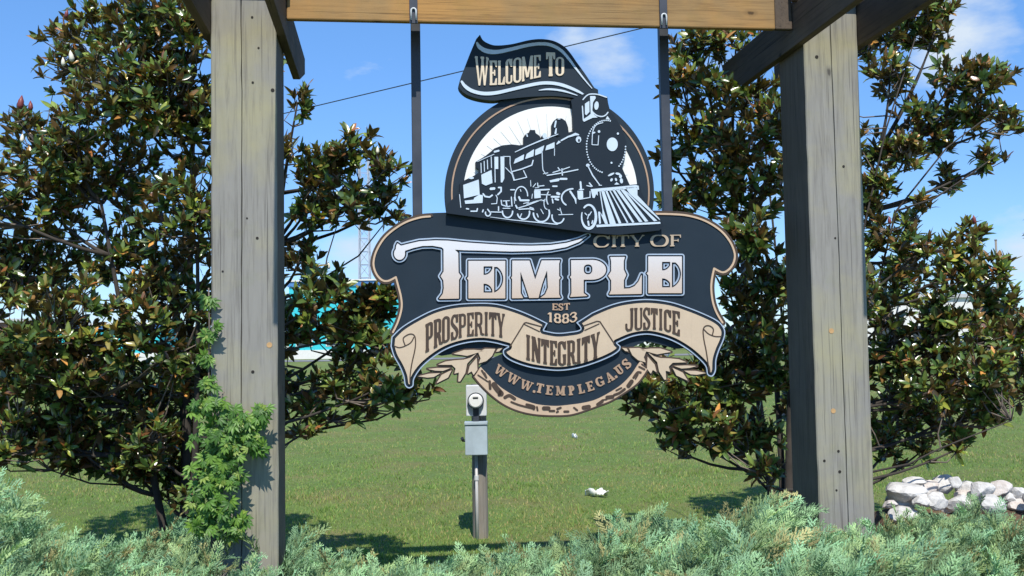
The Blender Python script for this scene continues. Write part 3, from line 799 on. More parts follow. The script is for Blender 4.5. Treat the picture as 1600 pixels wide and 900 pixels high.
# arch plate, sunburst and locomotive
W_ARCH = W_PANEL - .012
arch_plate = AND(ell(858.5, 301.5, 163.5, 161), poly([(680, 130), (1040, 130), (1040, 346), (930, 364), (700, 334), (680, 320)]))
relief('arch_plate', arch_plate, .25, W_ARCH, M['navy2'], 1.0, sign)
band = AND(RING(ell(860, 302, 154, 149), -1.2, 1.2), poly([(680, 130), (1040, 130), (1040, 325), (700, 330)]))
relief('arch_stripe', band, W_ARCH, W_ARCH - .004, M['copper'], .6, sign)
disc = AND(ell(860, 302, 136, 135.5), poly([(700, 150), (1020, 150), (1020, 330), (700, 330)]))
relief('sunburst_disc', disc, W_ARCH, W_ARCH - .004, M['white'], 1.0, sign)
for k in range(26):
    a = math.radians(188 + k * 7.2)
    p0 = (860 + 66 * math.cos(a), 300 + 66 * math.sin(a)); p1 = (860 + 124 * math.cos(a), 302 + 124 * math.sin(a))
    relief('sun_ray', stroke([p0, p1], [1.5, .5]), W_ARCH - .004, W_ARCH - .0055, M['ray'], .4, sign)
W_LOCO = W_ARCH - .035
loco_sil = U(poly([(697, 333), (700, 318), (718, 300), (718, 287), (727, 281), (738, 276), (748, 270), (748, 264), (743, 262), (743, 253), (758, 244), (768, 236), (772, 232), (785, 227), (800, 225.5), (812, 227), (818, 226), (818, 214), (822, 209), (827, 207),
                   (828, 203), (836, 203), (837, 208), (843, 212), (846, 219), (852, 221), (858, 216), (862, 209), (870, 215), (888, 207), (896, 205), (894.5, 170), (892, 156), (905, 150), (914, 146), (930, 145), (949, 151), (950, 160), (953, 172), (960, 182), (972, 200), (979, 222), (978, 238), (972, 262),
                   (984, 289), (1000, 287), (1002, 300), (1010, 318), (1034, 344), (1037, 354), (1030, 360), (966, 367), (930, 364.5), (860, 355.5), (780, 344)]),
             poly([(862, 214), (862, 195), (865, 189), (870, 185), (878, 185), (884, 189), (887.5, 198), (889, 210)], False), stroke([(849, 214), (853, 218)], 6))
relief('locomotive_plate', loco_sil, W_ARCH, W_LOCO, M['navy_mid'], .6, sign)
WI = (W_LOCO, W_LOCO - .004)
def ice(name, *fs, step=.42):
    return relief(name, U(*fs) if len(fs) > 1 else fs[0], WI[0], WI[1], M['ice'], step, sign)
S = stroke
ice('headlamp', S([(911, 155.5), (916, 150), (922, 147), (934, 147.5), (948, 152)], 1.8, True), S([(910, 166), (911.5, 188)], 1.8), poly([(914, 162), (920, 158), (921, 158), (921, 175), (916, 180), (914, 178)]),
    poly([(922, 150), (930, 150), (931, 153), (926.5, 160), (925.5, 172), (928, 179), (934, 183.5), (926, 184), (912, 190.5), (912, 186), (918, 182), (923, 178)]), S([(926, 175), (932, 180), (940, 182), (946, 180), (950, 175.5)], 1.8, True), poly([(946.5, 186), (949, 181), (953.5, 187)]))
ice('headlamp_lens', ell(932, 165, 3.4, 6.6, .1))
ice('door_handrail', S([(942, 191.5), (932, 195), (927, 203), (925.5, 213)], 1.3, True), S([(926, 208), (929, 207)], 2.4), S([(925.5, 213), (925, 226), (934.5, 226.5), (935.5, 212)], 1.2))
ice('smokebox_badge', ell(956.7, 225.5, 8.6, 10.6))
rv = []
for k in range(60):
    a = math.radians(k * 6.0)
    x, y = 947 + 30.5 * math.cos(a), 229 + 41 * math.sin(a)
    deg = k * 6
    if 100 <= deg <= 285 or -10 <= deg <= 52 :
        rv.append(ell(x, y, 1.15, 1.25))
ice('rivets', *rv, step=.4)['kind'] = 'stuff'
for x, y, r in ((936, 205.5, 2.0), (965.5, 208.7, 1.7), (955.5, 254.3, 1.5), (904, 218, 4.2)):
    ice('boiler_fitting', ell(x, y, r, r * 1.05) if r < 4 else SUB(ell(x, y, r, 5), ell(x + .7, y + 1.5, 1.6, 2.5)))
ice('running_board', S([(805, 237.5), (825, 228), (845, 219.5), (872, 209.5)], [1.2, 1.6, 2, 1]))
ice('boiler_band', S([(877, 219.5), (888, 213.5), (893, 212), (899, 209.5), (904, 210.5)], [2.2, 2.4, 3, 4, 2]))
for q in ([(802.5, 256), (805, 248.5), (819, 241), (818, 249.5)], [(820.5, 248.5), (823, 240.5), (834.5, 233), (833.5, 244)], [(836, 243), (836.5, 234), (850.5, 227), (847.5, 238.5)], [(852, 235), (854, 227.5), (866.5, 222), (866.5, 231)], [(869, 225), (873, 219.5), (876.5, 222), (870, 226)]):
    ice('boiler_panel', poly(q))
ice('dome_highlight', S([(868.5, 189.5), (867, 198)], 2.6)); ice('dome_highlight', S([(869, 201), (868, 208)], [1.8, 3])); ice('bell', ell(851, 212, 3.4, 4.2)); ice('dome_highlight', S([(872, 186), (875, 186)], 1.2))
ice('sand_pipe', S([(847, 236), (848, 262), (850, 268), (853, 272)], 1.3, True)); ice('sand_pipe', S([(866.5, 232), (866.3, 243)], 1.0))
ice('valve_gear', S([(823, 210), (824, 213)], 2)); 
for q in ([(772.5, 245), (778.5, 245), (778.5, 264), (774, 264), (774.5, 285), (773, 285)], [(782, 244.5), (788, 244.5), (788, 279), (785, 285), (782.5, 285)], [(752, 273), (768, 265.5), (769.5, 286), (759, 290), (753, 287)]):
    ice('cab_panel', poly(q))
for x, y0, y1 in ((751.5, 255, 270), (756.5, 252, 268), (761.5, 250, 264), (767.5, 245, 262)): ice('cab_window_bar', S([(x, y0), (x + .5, y1)], 1.3))
ice('cab_roof_edge', S([(746, 252.5), (760, 246), (772, 241)], 1.0)); ice('cab_roof_edge', S([(773, 237), (779, 235.5)], 3))
ice('cab_frame', S([(786, 244.5), (797, 244.5), (797, 256), (799, 267), (803, 282), (800, 272), (790, 262)], 1.2))
ice('feed_pipe', S([(799, 268.5), (815, 264), (831, 258), (833, 250.5)], 1.8)); ice('feed_pipe', S([(800, 269), (804, 281.5), (823, 277), (818, 266.5)], 1.4))
ice('tender_side', poly([(723.8, 289), (748, 280.5), (749.5, 304), (725, 310)])); ice('tender_side', poly([(726, 313.5), (740, 312), (741, 309), (749, 304), (754.5, 305), (754, 317), (727, 318.5)])); ice('tender_coal', ell(736.5, 278, 4, 1.8))
ice('tender_grab', S([(718, 304), (720, 324)], 1.1))
bits = [([(729, 326), (732, 326.5)], 2.2), ([(736, 330), (745, 330), (746, 326)], 2), ([(755, 303), (758, 307), (765, 308), (769, 305)], 2.4), ([(775, 305), (777, 309), (776, 318), (768, 318.5)], 1.3), ([(767, 295), (772, 294.5)], 4), ([(779, 293), (783, 293), (783, 299), (778, 304)], 2.4),
        ([(783, 313), (784, 320), (793, 323), (797, 322)], 1.6), ([(786, 314), (796, 313.5)], 1.3), ([(791, 315), (792, 322)], 2.2), ([(799, 308), (800, 322)], 1.8), ([(803.5, 308), (804, 318)], 1.0), ([(766, 331), (783, 331.5)], 1.6), ([(779, 323), (779, 329)], 1.8),
        ([(762, 327), (765, 331)], 2), ([(755, 328), (754, 331)], 2), ([(786, 325.5), (797, 325.5)], 1.3), ([(806, 321), (808, 325)], 2.4), ([(811, 308), (813, 313), (826, 313)], 3), ([(818, 318), (826, 316)], 1.2), ([(798, 296.5), (804, 296.5)], 1.8), ([(813, 296), (814, 299)], 1.2),
        ([(829, 282), (829.5, 291)], 1), ([(833, 292), (837, 287)], 1.3), ([(840, 286), (840.5, 291), (850, 290)], 1.5), ([(836, 293.5), (842, 293)], 1), ([(836, 297), (858, 296)], 2.2), ([(845, 304), (860, 304.5)], 1.4), ([(832, 303), (831, 310)], 1), ([(862, 307.5), (873, 307.5)], 3), ([(871, 302), (873.5, 303)], 4),
        ([(863, 311), (864, 317)], 2), ([(868, 311), (872, 312)], 3), ([(810, 325), (826, 320), (846, 312)], 1.5), ([(811, 327), (826, 326), (833, 327.5)], 1.8), ([(828, 324), (833, 325.5), (834, 328)], 1.6), ([(823, 319), (840, 313.5), (848, 313)], 1.2),
        ([(845, 327), (849, 334)], 1.2), ([(839, 334), (841, 339)], 1.6), ([(815, 334), (813, 339)], 1.4), ([(873, 335.5), (895, 335)], 1.2), ([(871, 327), (876, 329)], 1.2), ([(875, 325), (878, 335)], 1.2),
        ([(864, 269.5), (872, 267), (880, 264.5), (890, 261)], 1.4), ([(855, 274), (876, 270.5), (903, 265)], 1.7), ([(878, 264), (878.7, 273.5)], 1.9), ([(872, 262), (875, 266), (879, 266)], 1.5), ([(876, 279.5), (885, 279.5)], 3.2), ([(864, 291), (870, 291)], 2.4), ([(849, 271.5), (856, 270)], 1.2),
        ([(921, 286), (925, 291)], 2), ([(917, 290), (924, 291.5)], 1.5), ([(891, 299), (899, 311), (900, 318)], [3, 3, 1.2])]
for p, w in bits: ice('running_gear', S(p, w))
ice('running_gear', poly([(834.5, 298), (844.5, 298), (845, 309), (835, 310)])); ice('running_gear', poly([(858.5, 282), (873, 278.5), (875, 280), (873, 283), (860, 285)]))
ice('connecting_rod', S([(846, 313), (851, 313.5), (850, 316)], 2))
for cx, cy, rx, ry, a0, a1, w in ((762.5, 333, 4, 4.5, -20, 200, 2), (793, 330, 8, 10, 0, 180, 2.2), (818, 332, 9.5, 10.5, -10, 165, 2.3), (846, 333, 12.5, 13.5, -20, 180, 2.4), (872, 338, 9.5, 11, 20, 190, 2.2), (814.5, 306, 10, 14.5, 150, 360, 1.7),
                                  (895, 309, 17.5, 14, 128, 270, 2.3), (870, 310, 16, 18, 150, 215, 1.6), (855, 318, 5, 9, 90, 230, 1.3)):
    ice('wheel_rim', arc(cx, cy, rx, ry, a0, a1, w))
ice('pilot_wheel', arc(920, 338.5, 11.2, 18.4, -130, 90, [2.6, 3.2, 4.2, 4.6]), arc(920, 338.5, 11.2, 18.4, 88, 200, [4.6, 3, 1.6]), S([(920, 335), (918, 342)], 1.5), S([(924, 331), (921, 336)], 1.5), S([(919, 346), (920, 352)], 2.6), S([(914, 333), (917, 336)], 1.4), S([(926, 345), (925, 349)], 2))
ice('running_gear', S([(918.5, 259), (926, 274), (937, 289)], [1.6, 2, 1.4]), S([(936, 289.5), (940, 289.5)], 1.2)); ice('boiler_fitting', ell(918.5, 258.3, 2.8, 2.6))
ice('cylinder_block', poly([(902, 298), (911, 298), (911.3, 310), (903, 311)]), S([(907, 284.5), (908, 296)], 2.8), S([(905, 296), (912, 296)], 1.5)); ice('cylinder_block', S([(905, 311.5), (922, 308.5), (922, 299)], 1.4))
for x, y, rx, ry, a in ((955, 272.5, 5.5, 1.6, -.45), (965.5, 271.5, 4, 1.8, .2), (969.5, 275.5, 2.2, 3, 0), (955.5, 281, 1.8, 2.6, .5), (962.5, 280.5, 1.6, 2.6, -.3), (971, 282.5, 2.4, 4, -.15)): ice('coupler', ell(x, y, rx, ry, a))
ice('coupler', poly([(959.5, 288.5), (963.5, 284.5), (968, 288.2)]))
ice('pilot_beam', poly([(923, 295.6), (994, 289), (998, 290.5), (998.5, 296.5), (996.5, 296.5), (995, 292.5), (975, 296), (937, 299), (934, 299), (934, 306), (931.5, 303), (929, 309.5), (926, 309)]))
ice('pilot_bottom_bar', poly([(931.5, 351.2), (1031.5, 346.6), (1032, 349.6), (932.5, 355)]))
for q in ([(936.5, 298), (938.2, 298), (942.5, 326), (950, 350), (945.5, 350), (937.5, 332), (939, 349), (936.3, 350), (934.5, 331), (937, 330.5), (941.5, 337), (941.3, 328)], [(939.5, 298), (944, 297.5), (962.5, 350), (953, 350)],
          [(945.5, 297.5), (948.5, 297), (971, 348.8), (967, 349.3)], [(951.5, 297), (953.5, 297), (982, 348), (979.6, 348.4)], [(956.5, 296.5), (960, 296), (991.5, 347.5), (988, 348)], [(962, 296), (967, 295.5), (1004, 346.5), (999, 347.2)], [(968.5, 295), (973.5, 294.5), (1013, 345.8), (1008, 346.5)],
          [(973, 295), (980, 300), (1027, 344.8), (1022, 345.8)], [(977, 292.5), (988, 292), (996, 293.5), (996, 305), (1029.5, 340.5), (1032, 344.8), (984, 303)]):
    ice('pilot_bar', poly(q))
ice('rail', S([(766, 339), (800, 343.5), (871, 350.5)], [.8, 1.2, 1.6]))

# banner: WELCOME TO
ban = np.concatenate([rs([(750, 54), (754, 62), (762, 67.5), (775, 71), (799, 69), (827, 62.6), (846.5, 61), (865.5, 64), (882, 73), (892, 84), (901, 97), (914, 115), (928.5, 137)]), np.array([(934.5, 140), (934.8, 149), (915, 152)]),
                      rs([(905, 154), (870, 150), (830, 151), (789, 155), (770, 157), (746.6, 154), (727.6, 147), (717.5, 136), (719, 124), (725, 108), (734.7, 83), (744, 61)])])
W_BAN = .175
relief('banner_plate', poly(ban), .25, W_BAN, M['navy'], .8, sign)
relief('banner_stripe', S([(745.3, 67), (749, 73), (757, 78.5), (768, 81), (780, 80.6), (800, 76.5), (825, 70.5), (846, 68.3), (862, 70.6), (877, 79), (889, 92), (900, 107), (914, 125), (925, 138)], [3, 6, 7, 7, 6, 5.5, 5, 5, 5, 4.5, 4, 3, 2, 1], True), W_BAN, W_BAN - .005, M['ice'], .6, sign)
relief('banner_stripe', S([(721.5, 127.5), (727, 135), (738, 142), (755, 146), (775, 145), (800, 139.5), (830, 132.5), (850, 129.5), (870, 130.8), (888, 136), (905, 143.5), (914, 149)], [3.5, 5.5, 5.5, 5.5, 5, 5, 5, 5, 4, 1.5], True), W_BAN, W_BAN - .005, M['ice'], .6, sign)
relief('banner_stripe', S([(842, 141), (858, 139.3), (880, 142), (902, 149)], [1, 3, 3, 1], True), W_BAN, W_BAN - .005, M['ice'], .6, sign)
word([('W', 742, 764), ('E', 765, 776.5), ('L', 778, 789), ('C', 790, 800.5), ('O', 802, 815), ('M', 815.5, 833), ('E', 834, 845)], [(740, 134), (767, 133), (788, 132), (800, 130.5), (812, 128.5), (828, 124), (846, 120)],
     [(740, 87.5), (763, 89), (764.5, 94.5), (785, 94.5), (797, 91.5), (808, 90), (828, 87), (846, 85.5)], M['pale_copper'], W_BAN - .006, W_BAN, None, .33, .075, .04)
word([('T', 853.3, 867.5), ('O', 868, 881.5)], [(850, 119.5), (882, 118)], [(850, 81.5), (867.5, 82), (868, 89), (882, 89)], M['pale_copper'], W_BAN - .006, W_BAN, None, .33, .085, .04)

# hanging bars, straps and eye bolts
for xt, yt, xb_, yb_ in ((647.5, 36, 654, 345), (1036, 42, 1043.5, 345)):
    u0, z0 = uz(xt, yt, .28); u1, z1 = uz(xb_, yb_ + 130, .28)
    uc = (u0 + uz(xb_, yb_, .28)[0]) / 2
    hw = .0265
    m = MB().box(uc - hw - SIGN_O[0], uc + hw - SIGN_O[0], .264 - SIGN_O[1], .31 - SIGN_O[1], z1 - SIGN_O[2], BEAM_Z + .42 - SIGN_O[2])
    bar = link('hanging_bar', m.mesh('hanging_bar', bevel=.003), M['steel'], sign)
    us = uz(646 if xt < 800 else 1036, 15, .018)[0]
    m = MB().box(us - .022 - SIGN_O[0], us + .022 - SIGN_O[0], .008 - SIGN_O[1], .018 - SIGN_O[1], BEAM_Z - .012 - SIGN_O[2], BEAM_Z + .30 - SIGN_O[2])
    st = link('strap', m.mesh('strap', bevel=.002), M['steel'], sign)
    zc = uz(646, 20, 0)[1]
    ptsU = [(us - SIGN_O[0] + .013 * math.cos(a), -.0 - SIGN_O[1], zc - SIGN_O[2] + .012 + .013 * math.sin(a)) for a in np.linspace(0, math.pi, 8)]
    ptsU = [(ptsU[0][0], ptsU[0][1], ptsU[0][2] - .05)] + ptsU + [(ptsU[-1][0], ptsU[-1][1], ptsU[-1][2] - .05)]
    link('eye_bolt', MB().tube(ptsU, .005, 6).mesh('eye_bolt', smooth=True), M['galv_light'], st)

# ================================================================== ground, road
def grid_mesh(name, xs, ys, dz=0.0):
    X, Y = np.meshgrid(xs, ys); Z = ground_z(X, Y) + dz
    V = np.stack([X.ravel(), Y.ravel(), Z.ravel()], 1)
    nx, ny = len(xs), len(ys)
    i = np.arange(nx - 1); j = np.arange(ny - 1)
    I, J = np.meshgrid(i, j); a = (J * nx + I).ravel()
    return np_mesh(name, V, np.stack([a, a + 1, a + nx + 1, a + nx], 1), smooth=True)
ys = np.concatenate([np.linspace(-12, 8, 12), np.linspace(8.2, 13, 26), np.linspace(14, 75, 40), np.array([90, 140, 250, 600, 1500.])])
xs = np.concatenate([[-1200, -300, -100], np.linspace(-60, 60, 61), [100, 300, 1200]])
def lawn_mat():
    m, nt, b = new_mat('mown_grass')
    co = nd(nt, 'ShaderNodeNewGeometry').outputs['Position']
    n1 = tex_noise(nt, co, .9, 5, .6); n2 = tex_noise(nt, co, 6, 5, .65, (1, .6, 1)); n3 = tex_noise(nt, co, 55, 4, .7); n4 = tex_noise(nt, co, .35, 3)
    c = ramp(nt, n3, [(.3, (.10, .165, .04)), (.55, (.17, .255, .07)), (.75, (.25, .32, .11))])
    c = mixrgb(nt, ramp(nt, n2, [(.42, 0), (.7, .55)]), c, (.13, .135, .045))
    c = mixrgb(nt, ramp(nt, n1, [(.46, 0), (.66, .75)]), c, (.24, .21, .09))
    c = mixrgb(nt, ramp(nt, n4, [(.4, 0), (.7, .4)]), c, (.11, .16, .05))
    nt.links.new(c, b.inputs['Base Color']); b.inputs['Roughness'].default_value = .9; b.inputs['Specular IOR Level'].default_value = .15
    bump(nt, b, n3, .8, .03)
    return m
M['lawn'] = lawn_mat()
lawn = link('lawn', grid_mesh('lawn', xs, ys), M['lawn']); lawn['kind'] = 'structure'
def asphalt(name, c0, c1):
    m, nt, b = new_mat(name)
    co = nd(nt, 'ShaderNodeNewGeometry').outputs['Position']
    n = tex_noise(nt, co, 2.0, 6, .65); n2 = tex_noise(nt, co, 60, 3)
    c = mixrgb(nt, .4, ramp(nt, n, [(.3, c0), (.7, c1)]), ramp(nt, n2, [(.3, c0), (.7, c1)]))
    nt.links.new(c, b.inputs['Base Color']); b.inputs['Roughness'].default_value = .85
    return m
M['road'] = asphalt('pale_asphalt', (.16, .16, .165), (.26, .255, .25))
yr = np.linspace(70, 82, 5)
link('road', grid_mesh('road', np.linspace(-120, 120, 41), yr, .02), M['road'])['kind'] = 'structure'
# mulch bed under the junipers
def mulch_mat():
    m, nt, b = new_mat('mulch')
    co = nd(nt, 'ShaderNodeNewGeometry').outputs['Position']
    n = tex_noise(nt, co, 28, 6, .7); n2 = tex_noise(nt, co, 3, 4)
    c = ramp(nt, n, [(.3, (.035, .022, .014)), (.5, (.11, .065, .04)), (.72, (.23, .15, .09))])
    c = mixrgb(nt, ramp(nt, n2, [(.4, 0), (.7, .5)]), c, (.20, .12, .06))
    nt.links.new(c, b.inputs['Base Color']); b.inputs['Roughness'].default_value = .95
    bump(nt, b, n, .8, .03)
    return m
M['mulch'] = mulch_mat()
bx_ = np.linspace(-7, 7, 60)
far = lambda x: 7.2 + .25 * np.sin(x * 1.7) + .12 * np.sin(x * 4.1) + np.where(x > 2.5, np.minimum((x - 2.5) * 1.2, 2.0), 0)
Vb, Fb = [], []
for i, x in enumerate(bx_):
    for k in range(12):
        y = 1.8 + (float(far(x)) - 1.8) * k / 11
        Vb.append((x, y, float(ground_z(x, y)) + .006))
for i in range(len(bx_) - 1):
    for k in range(11):
        a = i * 12 + k; Fb.append((a, a + 12, a + 13, a + 1))
link('planting_bed', np_mesh('planting_bed', Vb, Fb), M['mulch'])['kind'] = 'structure'

# ================================================================== foliage materials
def attr_leaf(name, rough, under=None, spec=.5, trans=.12, sheen=0.0):
    m, nt, b = new_mat(name)
    a = nd(nt, 'ShaderNodeVertexColor'); a.layer_name = 'Col'
    c = a.outputs['Color']
    if under:
        g = nd(nt, 'ShaderNodeNewGeometry')
        c = mixrgb(nt, g.outputs['Backfacing'], c, under)
    nt.links.new(c, b.inputs['Base Color'])
    b.inputs['Roughness'].default_value = rough
    b.inputs['Specular IOR Level'].default_value = spec
    if trans:
        out = nt.nodes['Material Output']
        tr = nd(nt, 'ShaderNodeBsdfTranslucent'); mx = nd(nt, 'ShaderNodeMixShader'); mx.inputs[0].default_value = trans
        br_ = nd(nt, 'ShaderNodeMix', data_type='RGBA', blend_type='MULTIPLY'); br_.inputs['Factor'].default_value = 1
        nt.links.new(c, br_.inputs['A']); br_.inputs['B'].default_value = (1.6, 1.9, .8, 1)
        nt.links.new(br_.outputs['Result'], tr.inputs['Color'])
        nt.links.new(b.outputs[0], mx.inputs[1]); nt.links.new(tr.outputs[0], mx.inputs[2]); nt.links.new(mx.outputs[0], out.inputs['Surface'])
    return m
M['magnolia'] = attr_leaf('magnolia_leaf', .24, (.15, .095, .042), .7, .17)
M['juniper'] = attr_leaf('juniper_needles', .7, None, .2, .10)
M['grass'] = attr_leaf('grass_blades', .6, None, .25, .25)
M['creeper'] = attr_leaf('creeper_leaf', .45, None, .4, .25)
M['bark'] = paint('grey_bark', (.06, .052, .045), .85, .35, .2, .3)
M['twig'] = paint('pale_twig', (.17, .14, .115), .8, .3, .2, .2)

def replicate(V, T, C, mats, tints):
    """copies of a small mesh: mats (k,4,4), tints (k,3)"""
    k = len(mats); n = len(V)
    Vh = np.concatenate([V, np.ones((n, 1))], 1)
    VV = np.einsum('kij,nj->kni', mats, Vh)[:, :, :3].reshape(-1, 3)
    TT = (T[None] + (np.arange(k) * n)[:, None, None]).reshape(-1, T.shape[1])
    CC = (C[None] * tints[:, None, :]).reshape(-1, 3)
    return VV, TT, CC
def frames(P, Y, Z, S_):
    """matrices with local y along Y, roughly z along Z"""
    Y = Y / np.linalg.norm(Y, axis=1, keepdims=True)
    X = np.cross(Y, Z); X /= np.linalg.norm(X, axis=1, keepdims=True) + 1e-9
    Zn = np.cross(X, Y)
    A = np.zeros((len(P), 4, 4)); A[:, :3, 0] = X * S_[:, None]; A[:, :3, 1] = Y * S_[:, None]; A[:, :3, 2] = Zn * S_[:, None]; A[:, :3, 3] = P; A[:, 3, 3] = 1
    return A

# ---- magnolia leaf: folded oval blade, unit length along +y, drooping
def leaf_shape(width=.36, fold=.22, droop=.18, wave=0.0):
    ts = [0, .12, .32, .58, .82, 1.0]; wd = [.02, .16, .34, .36, .22, 0.0]
    V = []; 
    for t, w in zip(ts, wd):
        w = w * width / .36 * .55
        z = -droop * t * t
        V += [(-w, t, z + w * fold + wave * math.sin(t * 9)), (0, t, z), (w, t, z + w * fold - wave * math.sin(t * 9))]
    T = []
    for i in range(len(ts) - 1):
        a = i * 3
        for q in ((a, a + 1, a + 4, a + 3), (a + 1, a + 2, a + 5, a + 4)):
            T += [(q[0], q[1], q[2]), (q[0], q[2], q[3])]
    V = np.array(V); T = np.array(T)
    C = np.ones((len(V), 3)); C[1::3] *= 1.35
    return V, T, C
LV = [leaf_shape(.31, .25, .15), leaf_shape(.28, .5, .28, .01), leaf_shape(.34, .15, .05, .015), leaf_shape(.29, .35, -.12)]

def leaf_tint(n, top, newg):
    """top: 0..1 how sunlit-yellow"""
    base = np.array([(.026, .05, .014), (.04, .068, .018), (.06, .088, .02), (.088, .115, .025), (.10, .085, .022), (.15, .085, .03)])
    p = np.array([.25, .26, .20, .14, .10, .05]); p = p / p.sum()
    c = base[rng.choice(len(base), n, p=p)] * rng.uniform(.9, 2.6, (n, 1))
    r = rng.random(n) < newg
    c[r] = np.array((.16, .075, .03)) * rng.uniform(.7, 1.3, (r.sum(), 1))
    return c

def magnolia(name, trunk_px, depth, blobs, n_ros, label, seed, extra_branches=()):
    r = np.random.default_rng(seed)
    base = at_depth(trunk_px[0], trunk_px[1], depth)
    base = Vector((base.x, depth, float(ground_z(0, depth))))
    root = empty(name, base, label, 'tree')
    b0 = np.array(base)
    cs, rr = [], []
    for px, py, pr in blobs:
        dd = depth + r.uniform(-.55, .55) * (1 if pr > 40 else .5) - (.75 if 960 < px < 1215 else .3 if 450 < px < 700 else 0)
        p = at_depth(px, py, dd); cs.append(p); rr.append(pr / F * dd)
    # limbs: trunk forks near the ground into leaders, from which limbs reach every clump
    limb = MB(); limbs_done = []
    def curve(p0, p1, sag, n=7):
        p0, p1 = Vector(p0), Vector(p1); mid = (p0 + p1) / 2 + Vector((r.normal(0, .06), r.normal(0, .08), sag))
        return [p0 * (1 - t) ** 2 + mid * 2 * t * (1 - t) + p1 * t * t for t in np.linspace(0, 1, n)]
    top = max(c.z for c in cs)
    leader = []
    cx_ = sum(c.x for c in cs) / len(cs)
    tk = MB()
    lead_end = [Vector((base.x * .6 + cx_ * .4 + dx, depth + dy, top - .5 - dz)) for dx, dy, dz in ((0, .1, 0), (-.55, -.15, .7), (.6, .2, .6), (.15, -.3, 1.1), (-.2, .35, 1.2))]
    for i, e in enumerate(lead_end):
        c = curve(base + Vector((0, 0, -.15)), e, -.25, 10)
        R0 = .036 if i == 0 else .028
        tk.tube(c, [R0 * (1 - .8 * t) + .006 for t in np.linspace(0, 1, 10)], 8)
        leader.append(c)
    allpts = [p for c in leader for p in c[1:]]
    for c, rad in zip(cs, rr):
        best = min(allpts, key=lambda p: (p - c).length + (2.0 if p.z > c.z - .1 else 0) * .8)
        cc = curve(best, c, -.12 if c.z > best.z else .12, 6)
        L = (best - c).length
        limb.tube(cc, [.016 - .010 * t for t in np.linspace(0, 1, 6)], 6)
        limbs_done += cc[2:]
    for b in extra_branches:
        pts = [at_depth(px, py, dd) for px, py, dd in b[0]]
        limb.tube(pts, np.linspace(b[1], b[1] * .4, len(pts)), 6)
        limbs_done += pts[1:]
    link('trunk', tk.mesh('trunk', smooth=True), M['bark'], root).matrix_parent_inverse = Matrix.Translation(-base)
    link('limbs', limb.mesh('limbs', smooth=True), M['bark'], root).matrix_parent_inverse = Matrix.Translation(-base)
    # rosettes
    wts = np.array([q ** 1.9 for q in rr]); wts /= wts.sum()
    pick = r.choice(len(cs), n_ros, p=wts)
    C0 = np.array([tuple(c) for c in cs]); R0 = np.array(rr)
    d = r.normal(size=(n_ros, 3)); d /= np.linalg.norm(d, axis=1, keepdims=True)
    rad = r.random(n_ros) ** .42
    depthscale = np.array([1, 1.25, 1.0])
    P = C0[pick] + d * rad[:, None] * R0[pick][:, None] * depthscale
    ax = d * .55 + np.array([0, -.25, .75]) + r.normal(0, .3, (n_ros, 3)); ax /= np.linalg.norm(ax, axis=1, keepdims=True)
    # twigs
    tw = MB()
    lim = np.array([tuple(p) for p in limbs_done])
    for i in range(0, n_ros, 2):
        q = lim[np.argmin(((lim - P[i]) ** 2).sum(1) + .3 * (lim[:, 2] > P[i][2]))]
        p1 = Vector(P[i]); p0 = Vector(q)
        if (p1 - p0).length > .9: continue
        mid = (p0 + p1) / 2 + Vector((r.normal(0, .03), r.normal(0, .03), -.03))
        tw.tube([p0, mid, p1 - Vector(ax[i]) * .0], [.006, .0045, .003], 4, cap=False)
    o = link('twigs', tw.mesh('twigs'), M['twig'], root); o.matrix_parent_inverse = Matrix.Translation(-base); o['kind'] = 'stuff'
    # leaves
    Ps, Ys, Zs, Ss, Ts = [], [], [], [], []
    for i in range(n_ros):
        k = int(r.integers(7, 12)); a = ax[i]
        e1 = np.cross(a, (0, 1, .3)); e1 /= np.linalg.norm(e1); e2 = np.cross(a, e1)
        ph = r.uniform(0, 6.28); fresh = r.random() < .22
        yel = r.random() < .3
        tin = leaf_tint(k, 0, .18 if fresh else .02)
        if yel: tin = tin * np.array([1.7, 1.45, 1.1])
        for j in range(k):
            an = ph + j * 2.4; el = math.radians(r.uniform(18, 78) if j > 2 else r.uniform(55, 85))
            rad_v = e1 * math.cos(an) + e2 * math.sin(an)
            dirv = rad_v * math.cos(el) + a * math.sin(el) + np.array([0, 0, -.12])
            Ps.append(P[i] + a * (.035 * j / k) - a * .03); Ys.append(dirv); Zs.append(a * math.cos(el) - rad_v * math.sin(el) + r.normal(0, .18, 3)); Ss.append(r.uniform(.055, .112)); Ts.append(tin[j])
    Ps, Ys, Zs, Ss, Ts = map(np.array, (Ps, Ys, Zs, Ss, Ts))
    A = frames(Ps, Ys, Zs, Ss)
    # the 300 leaves that show largest become parts, from those nearest the camera in view
    px = 800 + F * Ps[:, 0] / Ps[:, 1]
    vis = (px > 5) & (px < 1595) & (Ps[:, 2] > .2) & (Ps[:, 2] < 4.3)
    postmask = ((px > 325) & (px < 450)) | ((px > 1225) & (px < 1362)) | ((px > 590) & (px < 1140) & (Ps[:, 2] < 3.2) & (Ps[:, 2] > 1.4))
    order = np.argsort(np.where(vis & ~postmask, Ps[:, 1] - Ss * 4, 1e3))
    near = order[:300]; rest = order[300:]
    shared = []
    for v in range(12):
        V, T, C = LV[v % 4]
        tn = leaf_tint(1, 0, .1)[0] * (1.4 if v % 3 == 0 else 1)
        me = np_mesh('magnolia_leaf', V, T, C * tn, smooth=True); me.materials.append(M['magnolia']); shared.append(me)
    inv = Matrix.Translation(-base)
    for q in near:
        o = bpy.data.objects.new('leaf', shared[int(r.integers(12))]); o.parent = root; o.matrix_parent_inverse = inv
        o.matrix_basis = Matrix(A[q].tolist()); COL.objects.link(o)
    VV, TT, CC, off = [], [], [], 0
    var = r.integers(0, 4, len(rest))
